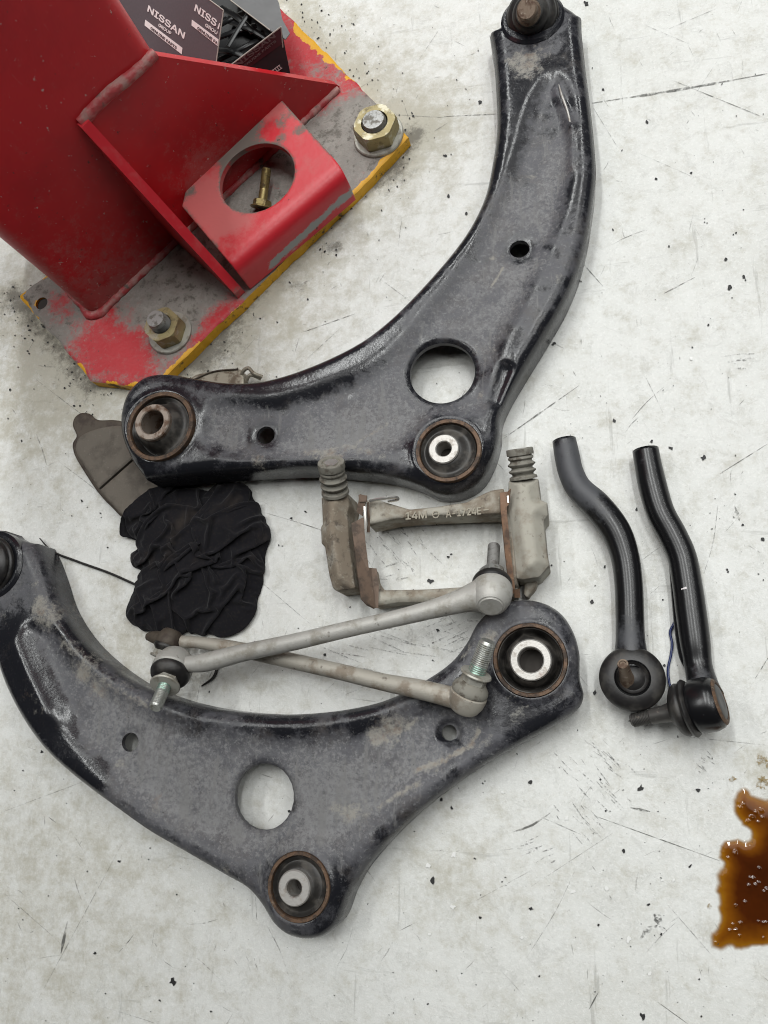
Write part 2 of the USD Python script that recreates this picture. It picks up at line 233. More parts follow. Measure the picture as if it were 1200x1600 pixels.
# ------------------------------------------------------------------ mesh helpers
def sstep(a, b, x):
    t = np.clip((np.asarray(x, float)-a)/(b-a), 0, 1); return t*t*(3-2*t)
def spline(pts, n=None, closed=False, spacing=None):
    p = np.asarray(pts, float)
    q = np.vstack([p[-1:], p, p[:2]]) if closed else np.vstack([2*p[:1]-p[1:2], p, 2*p[-1:]-p[-2:-1]])
    out = []
    for i in range(1, len(q)-2):
        p0, p1, p2, p3 = q[i-1:i+3]
        t0 = 0; t1 = t0+max(np.linalg.norm(p1-p0), 1e-9)**.5; t2 = t1+max(np.linalg.norm(p2-p1), 1e-9)**.5; t3 = t2+max(np.linalg.norm(p3-p2), 1e-9)**.5
        t = np.linspace(t1, t2, 13)[:-1, None]
        A1 = (t1-t)/(t1-t0)*p0+(t-t0)/(t1-t0)*p1; A2 = (t2-t)/(t2-t1)*p1+(t-t1)/(t2-t1)*p2; A3 = (t3-t)/(t3-t2)*p2+(t-t2)/(t3-t2)*p3
        B1 = (t2-t)/(t2-t0)*A1+(t-t0)/(t2-t0)*A2; B2 = (t3-t)/(t3-t1)*A2+(t-t1)/(t3-t1)*A3
        out.append((t2-t)/(t2-t1)*B1+(t-t1)/(t2-t1)*B2)
    out.append(p[:1] if closed else p[-1:])
    o = np.vstack(out)
    s = np.concatenate([[0], np.cumsum(np.linalg.norm(np.diff(o, axis=0), axis=1))])
    if spacing: n = max(8, int(s[-1]/spacing))
    if n:
        t = np.linspace(0, s[-1], n + (1 if closed else 0)); o = np.stack([np.interp(t, s, o[:, k]) for k in range(o.shape[1])], 1)
    return o[:-1] if closed else o
def resample(ring, spacing):
    p = np.asarray(ring, float)
    if np.allclose(p[0], p[-1]): p = p[:-1]
    q = np.vstack([p, p[:1]]); s = np.concatenate([[0], np.cumsum(np.linalg.norm(np.diff(q, axis=0), axis=1))])
    n = max(8, int(s[-1]/spacing)); t = np.linspace(0, s[-1], n+1)[:-1]
    return np.stack([np.interp(t, s, q[:, k]) for k in range(2)], 1)
def outline(px, ztop, zbot, z0=None, smooth=True, spacing=6):
    """photo outline -> plan outline: the far rim of a solid shows its top edge, the near rim its foot"""
    pts = spline(px, closed=True, spacing=spacing) if smooth else resample(np.array(px, float), spacing)
    w = np.array([P(x, y, (ztop+zbot)/2)[:2] for x, y in pts])
    t = np.roll(w, -1, 0)-np.roll(w, 1, 0); nrm = np.stack([t[:, 1], -t[:, 0]], 1); nrm /= np.linalg.norm(nrm, axis=1, keepdims=True)+1e-12
    area = 0.5*np.sum(w[:, 0]*np.roll(w[:, 1], -1)-np.roll(w[:, 0], -1)*w[:, 1])
    if area < 0: nrm = -nrm
    rad = w-EYE[:2]; rad /= np.linalg.norm(rad, axis=1, keepdims=True)
    z = zbot+(ztop-zbot)*sstep(-0.5, 0.5, (nrm*rad).sum(1))
    out = []
    for (x, y), zz, ww in zip(pts, z, w):
        q = ww
        for _ in range(3): q = P(x, y, zz+(z0(q[0], q[1]) if z0 else 0))[:2]
        out.append(q)
    p = Polygon(out).buffer(0)
    if p.geom_type != 'Polygon': p = max(p.geoms, key=lambda g: g.area)
    return p
def circ(cx, cy, r, z, n=48):
    c = P(cx, cy, z)[:2]; rr = r*scale_at(cx, cy, z); t = np.linspace(0, 2*math.pi, n, endpoint=False)
    return np.stack([c[0]+rr*np.cos(t), c[1]+rr*np.sin(t)], 1)
def relief(poly, zfn, zbot, step=0.003, rings=(0.0005, 0.0012, 0.0022, 0.0035, 0.005, 0.007, 0.0095), rows=4, hole_depth=None, wall_smooth=True):
    """plan polygon (with holes) -> mesh whose top is zfn(xy, d, dh) (d: distance to the outer rim, dh: to the nearest hole) and whose walls go down to zbot.
    returns (vertices, faces, top flag, d)"""
    bs = step*0.6
    ext = resample(poly.exterior.coords, bs); hol = [resample(h.coords, bs) for h in poly.interiors]
    if Polygon(ext).exterior.is_ccw is False: ext = ext[::-1]
    hol = [h if not Polygon(h).exterior.is_ccw else h[::-1] for h in hol]
    pts = [ext]+hol
    for d in rings:
        q = poly.buffer(-d)
        for g in getattr(q, 'geoms', [q]):
            if g.is_empty: continue
            for rg in [g.exterior, *g.interiors]: pts.append(resample(rg.coords, bs*1.3))
    inn = poly.buffer(-(rings[-1] if rings else 0)-step*0.5)
    x0, y0, x1, y1 = poly.bounds
    gx, gy = np.meshgrid(np.arange(x0, x1, step), np.arange(y0, y1, step*0.866)); gx = gx+(np.arange(len(gx)) % 2)[:, None]*step*0.5
    G = np.stack([gx.ravel(), gy.ravel()], 1)
    if not inn.is_empty: G = G[shapely.contains_xy(inn, G[:, 0], G[:, 1])]; pts.append(G)
    X = np.vstack(pts); T = Delaunay(X).simplices
    cen = X[T].mean(1); T = T[shapely.contains_xy(poly, cen[:, 0], cen[:, 1])]
    ar = np.cross(X[T[:, 1]]-X[T[:, 0]], X[T[:, 2]]-X[T[:, 0]]); T = T[np.abs(ar) > 1e-12]; ar = ar[np.abs(ar) > 1e-12]
    T[ar < 0] = T[ar < 0][:, ::-1]
    te = cKDTree(resample(poly.exterior.coords, 0.0006)); d = te.query(X)[0]
    dh = np.full(len(X), 9.0)
    if hol: dh = cKDTree(np.vstack([resample(h, 0.0006) for h in hol])).query(X)[0]
    n0 = len(ext); d[:n0] = 0; k = n0
    for h in hol: dh[k:k+len(h)] = 0; k += len(h)
    z = zfn(X, d, dh); V = [np.column_stack([X, z])]; Fc = [T]; base = len(X); k = 0
    top = [np.ones(len(X))]; D = [np.minimum(d, dh)]
    for j, rg in enumerate([ext]+hol):
        n = len(rg); zt = z[k:k+n]; zb = zbot(rg) if callable(zbot) else np.full(n, zbot)
        if j and hole_depth: zb = zt-hole_depth
        shared = (j == 0 and wall_smooth); prev = np.arange(k, k+n)
        if not shared: V.append(np.column_stack([rg, zt])); prev = np.arange(base, base+n); base += n; top.append(np.zeros(n)); D.append(np.zeros(n))
        for r in range(1, rows+1):
            f = r/rows; V.append(np.column_stack([rg, zt*(1-f)+zb*f])); cur = np.arange(base, base+n); base += n; top.append(np.zeros(n)); D.append(np.zeros(n))
            i = np.arange(n); i2 = (i+1) % n
            Fc += [np.stack([prev[i], cur[i], cur[i2]], 1), np.stack([prev[i], cur[i2], prev[i2]], 1)]; prev = cur
        k += n
    return np.vstack(V), np.vstack(Fc), np.concatenate(top), np.concatenate(D)
def frame(axis, up=(0, 0, 1)):
    z = np.asarray(axis, float); z /= np.linalg.norm(z)
    x = np.cross(up, z)
    if np.linalg.norm(x) < 1e-3: x = np.cross((0, 1, 0), z)
    x /= np.linalg.norm(x); return np.column_stack([x, np.cross(z, x), z])
def lathe(profile, origin, axis=(0, 0, 1), n=48, wob=None):
    p = np.asarray(profile, float); A = frame(axis); t = np.linspace(0, 2*math.pi, n, endpoint=False)
    v = np.stack([p[:, None, 0]*np.cos(t), p[:, None, 0]*np.sin(t), np.repeat(p[:, 1:2], n, 1)], -1)
    if wob: v = wob(v, t)
    v = v.reshape(-1, 3) @ A.T+origin
    i, j = np.meshgrid(np.arange(len(p)-1), np.arange(n), indexing='ij'); j2 = (j+1) % n
    q = np.stack([i*n+j, i*n+j2, (i+1)*n+j2, (i+1)*n+j], -1).reshape(-1, 4)
    f = np.vstack([q[:, [0, 1, 2]], q[:, [0, 2, 3]]])
    m = trimesh.Trimesh(v, f, process=False); m.merge_vertices(); m.update_faces(m.nondegenerate_faces()); return m
def tube(pts, radii, n=20, cap=True, flat=None, spacing=0.003, noise=0, round_caps=False):
    p = np.asarray(pts, float); r = np.broadcast_to(np.asarray(radii, float), (len(p),)); q = spline(np.column_stack([p, r]), spacing=spacing)
    p, r = q[:, :3], q[:, 3].copy(); t = np.gradient(p, axis=0); t /= np.linalg.norm(t, axis=1, keepdims=True)
    if noise: r = r*(1+noise*(meshkit.fbm(p*220)-0.5)*2)
    a = np.cross((0, 0, 1), t); bad = np.linalg.norm(a, axis=1) < 1e-3; a[bad] = (1, 0, 0); a /= np.linalg.norm(a, axis=1, keepdims=True); b = np.cross(t, a)
    th = np.linspace(0, 2*math.pi, n, endpoint=False); fx, fz = flat or (1, 1)
    v = p[:, None]+r[:, None, None]*(fx*np.cos(th)[None, :, None]*a[:, None]+fz*np.sin(th)[None, :, None]*b[:, None])
    i, j = np.meshgrid(np.arange(len(p)-1), np.arange(n), indexing='ij'); j2 = (j+1) % n
    q = np.stack([i*n+j, i*n+j2, (i+1)*n+j2, (i+1)*n+j], -1).reshape(-1, 4); f = [q[:, [0, 1, 2]], q[:, [0, 2, 3]]]; V = v.reshape(-1, 3)
    if cap:
        o = len(V); V = np.vstack([V, p[:1], p[-1:]]); k = np.arange(n); l = (len(p)-1)*n
        f += [np.stack([np.full(n, o), (k+1) % n, k], 1), np.stack([np.full(n, o+1), l+k, l+(k+1) % n], 1)]
    return trimesh.Trimesh(V, np.vstack(f), process=False)
def hexnut(origin, axis, r, h, bore=0, rot=0.0, flange=None):
    hx = m3.Manifold.extrude(m3.CrossSection.circle(r, 6), h)
    ch = m3.Manifold.revolve(m3.CrossSection([[(0, 0), (r*0.93, 0), (r*1.0, h*0.16), (r*1.0, h*0.86), (r*0.92, h), (0, h)]]), 48)
    m = hx ^ ch
    if flange: m = m + m3.Manifold.revolve(m3.CrossSection([[(0, 0), (flange, 0), (flange, h*0.10), (r*0.9, h*0.32), (0, h*0.32)]]), 48)
    if bore: m = m - m3.Manifold.cylinder(h*3, bore, bore, 32).translate((0, 0, -h))
    v, f, _ = meshkit.arrays(m); A = frame(axis); c, s = math.cos(rot), math.sin(rot)
    v = v @ np.array([[c, -s, 0], [s, c, 0], [0, 0, 1]]).T
    return trimesh.Trimesh(v @ A.T+origin, f, process=False)
def thread(r, h, pitch=0.0014, depth=0.0006, start=0.0, chamfer=True):
    prof = []; z = start
    while z < h-pitch*0.9:
        prof += [(r-depth, z), (r, z+pitch*0.35), (r, z+pitch*0.55), (r-depth, z+pitch*0.95)]; z += pitch
    return prof+[(r*0.86, h-0.0004 if h-0.0004 > z else z), (r*0.80, h+0.0003), (0, h+0.0003)]
def prism_planar(poly3, normal, thick):
    """flat sheet: 3D polygon (convex order), thickness behind its face"""
    p = np.asarray(poly3, float); n = np.asarray(normal, float); n /= np.linalg.norm(n); c = p.mean(0)
    u = p[1]-p[0]; u /= np.linalg.norm(u); w = np.cross(n, u); q = np.stack([(p-c) @ u, (p-c) @ w], 1)
    m = trimesh.creation.extrude_polygon(Polygon(q).buffer(0), thick, engine='earcut')
    v = np.array(m.vertices); v[:, 2] -= thick
    return trimesh.Trimesh(v @ np.array([u, w, n])+c, m.faces, process=False)
def text_on(text, p0, p1, cap, n, bold=True, depth=0.0003, lift=0.0002, stretch=True):
    """lettering whose base line runs p0 -> p1 in the plane with normal n; cap: height"""
    m = meshkit.text_mesh(text, cap, depth, bold); v = np.array(m.vertices); w = v[:, 0].max()-v[:, 0].min()
    u = p1-p0; L = np.linalg.norm(u); u /= L; n = n/np.linalg.norm(n); up = np.cross(n, u)
    v[:, 0] = (v[:, 0]-v[:, 0].min())*(L/w if stretch else 1)
    return trimesh.Trimesh(p0+n*lift+v[:, :1]*u+v[:, 1:2]*up+v[:, 2:3]*n, m.faces, process=False)
def cat(*ms): return trimesh.util.concatenate([m if isinstance(m, trimesh.Trimesh) else trimesh.Trimesh(*m, process=False) for m in ms])
def seg_d(X, pts):               # distance of plan points to a polyline given in plan
    return shapely.distance(LineString(pts), shapely.points(X[:, 0], X[:, 1]))
def pl(px, z=0.0): return np.array([P(x, y, z)[:2] for x, y in px])
def sdf(X, poly):
    d = shapely.distance(poly.exterior, shapely.points(X[:, 0], X[:, 1])); return np.where(shapely.contains_xy(poly, X[:, 0], X[:, 1]), d, -d)
def n2(X, s, seed=0, o=4): return meshkit.fbm(np.column_stack([X[:, :2]*s, np.zeros(len(X))]), o, seed)

#@@FLOOR
# ------------------------------------------------------------------ floor
floor = thing('floor', 'worn pale grey painted concrete workshop floor with scratches and grit', 'floor', kind='structure')
xs = np.concatenate([np.linspace(-1.6, -0.45, 12)[:-1], np.arange(-0.45, 0.45, 0.005), np.linspace(0.45, 1.6, 12)])
ys = np.concatenate([np.linspace(-1.6, -0.5, 12)[:-1], np.arange(-0.5, 0.65, 0.005), np.linspace(0.65, 2.0, 12)])
gx, gy = np.meshgrid(xs, ys); X = np.stack([gx.ravel(), gy.ravel()], 1); nx, ny = len(xs), len(ys)
i, j = np.meshgrid(np.arange(ny-1), np.arange(nx-1), indexing='ij'); q = np.stack([i*nx+j, i*nx+j+1, (i+1)*nx+j+1, (i+1)*nx+j], -1).reshape(-1, 4)
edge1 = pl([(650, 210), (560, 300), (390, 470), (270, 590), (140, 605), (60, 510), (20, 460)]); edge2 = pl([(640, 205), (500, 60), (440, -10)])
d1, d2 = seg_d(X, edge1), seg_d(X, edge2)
blob = lambda px, py, r: np.exp(-((X-P(px, py)[:2])**2).sum(1)/(r*scale_at(px, py))**2)
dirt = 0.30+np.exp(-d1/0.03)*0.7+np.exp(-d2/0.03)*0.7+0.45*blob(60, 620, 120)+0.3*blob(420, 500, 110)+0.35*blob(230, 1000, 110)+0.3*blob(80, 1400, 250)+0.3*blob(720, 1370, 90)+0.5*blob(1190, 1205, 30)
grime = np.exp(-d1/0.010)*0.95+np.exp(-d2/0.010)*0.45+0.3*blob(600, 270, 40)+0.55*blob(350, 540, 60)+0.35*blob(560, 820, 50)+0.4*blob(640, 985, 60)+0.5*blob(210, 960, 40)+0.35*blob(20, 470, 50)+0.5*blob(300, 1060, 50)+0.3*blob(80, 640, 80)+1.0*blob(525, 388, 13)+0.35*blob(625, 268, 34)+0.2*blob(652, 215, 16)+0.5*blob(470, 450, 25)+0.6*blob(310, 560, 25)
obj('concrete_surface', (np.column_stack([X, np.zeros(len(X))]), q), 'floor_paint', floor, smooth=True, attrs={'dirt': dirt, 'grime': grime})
def ribbon(px, w, z, taper=True, jit=0.0):
    p = np.array(px, float); n = max(3, int(np.linalg.norm(np.diff(p, axis=0), axis=1).sum()/12)); p = spline(p, n=n) if len(p) > 2 else np.linspace(p[0], p[-1], n)
    if jit: p = p+rng.normal(0, jit, p.shape)
    t = np.gradient(p, axis=0); t /= np.linalg.norm(t, axis=1, keepdims=True)+1e-9; s = np.stack([-t[:, 1], t[:, 0]], 1)
    ww = w*0.5*(np.sqrt(np.clip(np.sin(np.linspace(0.06, math.pi-0.06, n)), 0, 1)) if taper else np.ones(n))*(1+0.35*rng.normal(size=n).clip(-1.5, 1.5))
    A = np.array([P(*x, z) for x in p+s*ww[:, None]]); B = np.array([P(*x, z) for x in p-s*ww[:, None]])
    k = np.arange(n-1); return trimesh.Trimesh(np.vstack([A, B]), np.vstack([np.stack([k, k+1, n+k], 1), np.stack([k+1, n+k+1, n+k], 1)]), process=False)
def spot(px, py, r, z, k=9, el=1.0, ang=0.0):
    t = np.linspace(0, 2*math.pi, k, endpoint=False); rr = r*(1+0.35*rng.normal(size=k).clip(-1.3, 1.3)); c, s = math.cos(ang), math.sin(ang)
    x, y = rr*np.cos(t)*el, rr*np.sin(t); pts = [P(px, py, z)]+[P(px+a*c-b*s, py+a*s+b*c, z) for a, b in zip(x, y)]
    i = np.arange(k); return trimesh.Trimesh(pts, np.stack([np.zeros(k, int), 1+(i+1) % k, 1+i], 1), process=False)
dark, faint, scuff = [], [], []
for px, w in [([(925, 161), (1060, 140), (1215, 112)], 3.4), ([(690, 182), (776, 178)], 2.2), ([(600, 178), (700, 184)], 1.6), ([(925, 165), (965, 230)], 1.6), ([(905, 405), (942, 447)], 2.0), ([(1038, 458), (1086, 433)], 2.6),
              ([(787, 685), (905, 602)], 2.6), ([(1050, 125), (1205, 188)], 1.8), ([(405, 907), (485, 975)], 1.6), ([(0, 920), (60, 905)], 1.2), ([(5, 1395), (90, 1470), (100, 1480)], 1.2), ([(105, 1440), (95, 1490)], 3.5),
              ([(935, 1550), (920, 1578)], 3), ([(1125, 740), (1205, 690)], 1.8), ([(1148, 790), (1156, 815)], 5), ([(800, 1300), (830, 1290), (860, 1270)], 3.5), ([(1060, 1150), (1205, 1165)], 1.4), ([(1180, 1060), (1205, 1020)], 2.2), ([(1130, 835), (1160, 800)], 1.4),
              ([(0, 1270), (160, 1210)], 1.2), ([(60, 1560), (190, 1320)], 1.4), ([(930, 1275), (1125, 1345)], 1.8), ([(985, 1262), (1016, 1268)], 3.5), ([(1040, 1410), (1110, 1490)], 1.6), ([(830, 1385), (960, 1300)], 1.4), ([(720, 1420), (830, 1360)], 1.2),
              ([(1020, 1560), (1075, 1600)], 2.0), ([(640, 470), (600, 440)], 1.4), ([(555, 490), (470, 520)], 1.8), ([(480, 560), (540, 505)], 1.2), ([(650, 100), (690, 40)], 1.2), ([(1010, 40), (1080, 70)], 1.2), ([(1045, 45), (1122, 12)], 1.6), ([(1000, 240), (1080, 275)], 1.2)]:
    (dark if w > 1.7 else faint).append(ribbon(px, w*(1 if w > 3.2 else 0.75), 0.0004))
for px in [[(1000, 1468), (1012, 1452), (1028, 1446)], [(1030, 1445), (1022, 1428)], [(1030, 1447), (1042, 1455)], [(1022, 1428), (1034, 1440)]]: scuff.append(ribbon(px, 9, 0.0005))
for _ in range(380):
    x, y = rng.uniform(-20, 1220), rng.uniform(-20, 1620); a = rng.choice([0.6, 0.9, 2.4, 2.0, 1.6])+rng.normal(0, 0.5); l = rng.choice([10, 22, 50, 130], p=[0.42, 0.33, 0.19, 0.06])*rng.uniform(0.6, 1.4)
    e = (x+l*math.cos(a), y-l*math.sin(a)); mid = ((x+e[0])/2+rng.normal(0, l*0.03), (y+e[1])/2+rng.normal(0, l*0.03))
    (faint if rng.random() < 0.93 else dark).append(ribbon([(x, y), mid, e], rng.uniform(0.7, 1.4), 0.0004))
for cx, cy, a, n, l in [(600, 825, -0.9, 26, 40), (615, 850, -0.9, 14, 70), (930, 1180, -0.85, 20, 40), (905, 1270, -0.85, 16, 30), (940, 1240, -0.8, 14, 35), (670, 985, 0.4, 24, 45), (1085, 1190, -0.7, 10, 25), (640, 1000, -0.15, 12, 90), (300, 1060, 1.45, 10, 40), (560, 1010, -0.2, 8, 70), (830, 1335, 0.4, 10, 30), (1140, 560, 0.1, 10, 22), (560, 880, 1.2, 6, 20), (600, 900, 0.2, 6, 26), (300, 520, 0.8, 12, 50), (720, 640, 1.0, 6, 30), (1160, 1420, 0.6, 5, 16)]:
    for _ in range(n):
        x, y = cx+rng.normal(0, l*0.6), cy+rng.normal(0, l*0.4); aa = a+rng.normal(0, 0.12); ll = l*rng.uniform(0.3, 1.0)
        scuff.append(ribbon([(x, y), (x+ll*math.cos(aa)*0.5, y-ll*math.sin(aa)*0.5), (x+ll*math.cos(aa), y-ll*math.sin(aa))], rng.uniform(0.8, 2.6), 0.0006))
obj('scratch_marks', cat(*dark), 'scratch_dark', floor, smooth=False, kind='stuff')
obj('faint_scratches', cat(*faint), 'scratch_faint', floor, smooth=False, kind='stuff')
obj('scuff_marks', cat(*scuff), 'scuff', floor, smooth=False, kind='stuff')
spk = []
for x, y, r in [(270, 1534, 8), (186, 1346, 4), (148, 1490, 4), (676, 1376, 6), (828, 1222, 4.5), (829, 1420, 5), (1162, 432, 5), (1140, 450, 5), (1080, 270, 3), (1048, 700, 5), (960, 657, 4), (930, 1082, 4), (1038, 1040, 3), (975, 1330, 4), (1005, 1588, 6), (700, 870, 4), (672, 908, 5), (690, 1250, 3.5), (958, 828, 5), (1091, 1235, 4), (1001, 1232, 6), (916, 5, 6), (750, 160, 4), (695, 243, 3.5), (865, 537, 4), (1099, 716, 6), (1192, 843, 5), (1136, 890, 3), (945, 885, 3), (640, 690, 3), (684, 985, 5), (128, 783, 3), (310, 740, 4), (65, 1175, 4), (455, 810, 3), (1018, 690, 4), (740, 1010, 3.5), (935, 1445, 3), (1033, 1460, 3), (925, 940, 4), (938, 1218, 3)]:
    spk.append(spot(x, y, r*0.62, 0.0007, el=rng.uniform(0.8, 1.6), ang=rng.uniform(0, 3)))
for _ in range(620):
    x, y = rng.uniform(-10, 1210), rng.uniform(-10, 1610); spk.append(spot(x, y, rng.choice([0.5, 0.8, 1.3, 2.0], p=[0.5, 0.32, 0.14, 0.04]), 0.0007, k=6, el=rng.uniform(0.7, 1.8), ang=rng.uniform(0, 3)))
for _ in range(320):
    t = rng.uniform(0, 1); e = edge1 if rng.random() < 0.7 else edge2; k = rng.integers(0, len(e)-1); p = e[k]*(1-t)+e[k+1]*t+rng.normal(0, 0.02, 2); x, y = PX((p[0], p[1], 0))
    spk.append(spot(x, y, rng.uniform(0.5, 1.6), 0.0007, k=6, el=rng.uniform(0.7, 1.8), ang=rng.uniform(0, 3)))
obj('black_specks', cat(*spk), 'grit_black', floor, smooth=False, kind='stuff')
chips = [spot(x, y, r*0.6, 0.0008, k=8) for x, y, r in [(708, 1336, 7), (668, 1352, 6), (708, 1417, 6), (671, 1460, 4), (785, 1238, 4), (885, 1278, 5), (895, 1393, 6), (948, 1388, 6), (982, 1468, 7), (1016, 1521, 5), (1035, 1375, 4), (1052, 1375, 4), (816, 1465, 4), (1080, 560, 4), (905, 620, 3)]]
obj('paint_chips', cat(*chips), 'chip_white', floor, smooth=False, kind='stuff')
obj('oil_stains', cat(spot(1190, 1187, 8, 0.0009, 26), spot(1191, 1222, 9, 0.0009, 26), spot(1191, 1222, 4, 0.0011, 20), spot(1190, 1187, 3, 0.0011, 20), spot(1146, 1217, 5, 0.0009, 10), spot(1108, 1416, 4, 0.0009, 9), spot(1204, 1195, 6, 0.0009, 10)), 'oil_stain', floor, smooth=False)

#@@OIL
# ------------------------------------------------------------------ oil puddle
op = [(1161, 1230), (1148, 1243), (1145, 1258), (1149, 1275), (1161, 1292), (1176, 1303), (1168, 1312), (1152, 1309), (1140, 1311), (1127, 1319), (1122, 1330), (1122, 1341), (1129, 1350), (1120, 1362), (1117, 1376), (1116, 1390), (1121, 1402), (1122, 1414), (1124, 1430), (1122, 1440), (1113, 1452), (1110, 1465), (1111, 1479), (1121, 1486), (1137, 1482), (1152, 1484), (1168, 1481), (1183, 1480), (1200, 1478), (1240, 1474), (1270, 1430), (1275, 1350), (1255, 1280), (1220, 1255), (1197, 1247), (1182, 1243), (1172, 1234)]
pol = outline(op, 0.001, 0.001, spacing=3)
jit = resample(pol.exterior.coords, 0.0015); jit = jit+(np.stack([n2(jit, 260, 5), n2(jit, 260, 9)], 1)-0.5)*0.0042; pol = Polygon(jit).buffer(0); pol = pol if pol.geom_type == 'Polygon' else max(pol.geoms, key=lambda g: g.area)
bub = [(1158, 1262, 5), (1175, 1276, 7), (1182, 1272, 5), (1186, 1283, 4), (1170, 1282, 4), (1145, 1333, 4), (1138, 1338, 3), (1188, 1358, 5), (1170, 1374, 4), (1180, 1380, 4), (1197, 1389, 7), (1153, 1409, 5), (1160, 1412, 3), (1150, 1450, 6), (1158, 1446, 4), (1142, 1449, 3), (1195, 1441, 4), (1118, 1468, 3), (1183, 1437, 3), (1168, 1388, 3), (1155, 1462, 4), (1192, 1468, 3)]
brng = np.random.default_rng(4); bub = [(x+brng.normal(0, 3.2), y+brng.normal(0, 3.2), brng.uniform(1.5, 3.2)) for x, y, r in bub for _ in range(max(1, int(r*0.55)))]
def oz(X, d, dh):
    z = 0.0003+0.0007*(1-np.exp(-d/0.005))*sstep(-0.001, 0.004, d)+0.00025*(n2(X, 70, 3, 2)-0.5)*sstep(0, 0.01, d)
    for x, y, r in bub:
        c = P(x, y)[:2]; q = np.sqrt(((X-c)**2).sum(1))/(r*scale_at(x, y)); z = z+0.0007*np.clip(1-q*q, 0, 1)*(0.8+0.4*n2(X, 300, 11, 2))
    return z
V, Fc, tp, D = relief(pol, oz, 0.0002, step=0.0007, rings=(0.0004, 0.001, 0.0018, 0.003), rows=1)
depth = np.clip(1-np.exp(-D/0.0085), 0, 1)*(0.62+0.7*(n2(V, 45, 21)-0.35))*tp
tag(stage.GetPrimAtPath(obj('oil_puddle', (V, Fc), 'oil', smooth=True, attrs={'depth': depth})), label='glossy amber brown oil puddle on the floor at the right edge', category='oil puddle')

#@@LIFT
# ------------------------------------------------------------------ red lift post on its base plate
post = thing('lift_post', 'red painted steel lift post on a yellow edged base plate with gussets', 'lift post')
ZP = 0.012
plate_px = [(638, 213), (560, 296), (470, 381), (390, 459), (268, 577), (238, 603), (206, 603), (140, 594), (96, 540), (28, 461), (78, 425), (-60, 300), (180, -140), (330, -95), (440, 14), (510, 82), (575, 148)]
plate_poly = Polygon([P(x, y, ZP)[:2] for x, y in plate_px]).buffer(0)
ext = resample(plate_poly.exterior.coords, 0.002); ext = ext+(np.stack([n2(ext, 90, 5), n2(ext, 90, 8)], 1)-0.5)*0.0028
hp = Polygon(ext).buffer(0); hp = Polygon(hp.exterior.coords, [circ(65, 474, 9, ZP, 24)[::-1]])
V, Fc, tp, D = relief(hp, lambda X, d, dh: ZP-0.0015*np.clip(1-d/0.002, 0, 1)+0.0008*(n2(X, 40, 2)-0.5), 0.0002, step=0.004, rows=3, wall_smooth=False)
red_zones = [(140, 560, 40), (215, 575, 55), (330, 545, 30), (310, 560, 35), (330, 510, 30), (160, 500, 35), (95, 470, 25), (510, 285, 30), (560, 130, 40), (480, 90, 60), (440, 40, 60), (370, 480, 30), (200, 545, 35), (500, 170, 25)]
wear = np.ones(len(V))*0.95
for x, y, r in red_zones:
    wear -= 0.54*np.exp(-((V[:, :2]-P(x, y, ZP)[:2])**2).sum(1)/(r*scale_at(x, y))**2)
for x, y, r in [(300, 420, 60), (270, 520, 45), (450, 220, 40), (520, 200, 40), (590, 210, 40), (50, 455, 25), (560, 170, 25)]:
    wear += 0.35*np.exp(-((V[:, :2]-P(x, y, ZP)[:2])**2).sum(1)/(r*scale_at(x, y))**2)
ed = np.clip(1-D/(0.007+0.007*(seg_d(V, edge2) < 0.02)), 0, 1)*(0.35+0.9*sstep(0.45, 0.62, n2(V, 22, 13)))
isw = (tp < 0.5); fw = isw[Fc].all(1)
def sub(V, Fc):
    k, inv = np.unique(Fc.ravel(), return_inverse=True); return (V[k], inv.reshape(-1, 3)), k
pm, pk_ = sub(V, Fc[~fw]); ps, _ = sub(V, Fc[fw])
obj('base_plate', pm, 'plate_top', post, smooth=True, attrs={'wear': wear[pk_], 'edge': ed[pk_]}, label='worn red and bare steel base plate')
obj('base_plate_edge', ps, 'plate_side', post, smooth=False, label='chipped yellow painted edge')
obj('bolt_hole', lathe([(0, 0), (9.6*scale_at(65, 474, ZP), 0), (9.6*scale_at(65, 474, ZP), -0.002)], P(65, 474, ZP)-[0, 0, 0.0022], n=24), 'dark_bore', post)
C1 = P(150, 489, ZP)[:2]; A0 = P(285, 368, ZP)[:2]; C0 = P(527, 139, ZP)[:2]
u = (C0-A0)/np.linalg.norm(C0-A0); nf = np.array([u[1], -u[0]])          # along the front face, and out of it
if nf @ (P(600, 800)[:2]-A0) < 0: nf = -nf
face = (A0 @ nf)                                                          # plane of the column's front face
sA = A0 @ u; sC = C0 @ u; sB = P(368, 286, ZP)[:2] @ u; s1 = C1 @ u
pt = lambda s, t: u*s+nf*(face+t)
colp = Polygon([pt(s1-0.004, 0), pt(sB+0.002, 0), pt(sB+0.002, -0.15), pt(s1-0.004, -0.15)]).buffer(-0.012).buffer(0.012, 12)
cm = []; ring = resample(colp.exterior.coords, 0.004); zs = np.concatenate([np.arange(ZP, 0.40, 0.006), [0.6, 0.9, 1.3]]); n = len(ring)
V = np.vstack([np.column_stack([ring, np.full(n, z)]) for z in zs]); i, j = np.meshgrid(np.arange(len(zs)-1), np.arange(n), indexing='ij'); q = np.stack([i*n+j, i*n+(j+1) % n, (i+1)*n+(j+1) % n, (i+1)*n+j], -1).reshape(-1, 4)
if not Polygon(ring).exterior.is_ccw: q = q[:, ::-1]
dust = 0.35+0.75*np.exp(-(V[:, 2]-0.03)/0.07)*sstep(sB, s1, V[:, :2] @ u)
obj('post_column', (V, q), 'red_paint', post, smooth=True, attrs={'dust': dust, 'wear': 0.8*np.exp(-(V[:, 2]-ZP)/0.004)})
ZA = 0.160
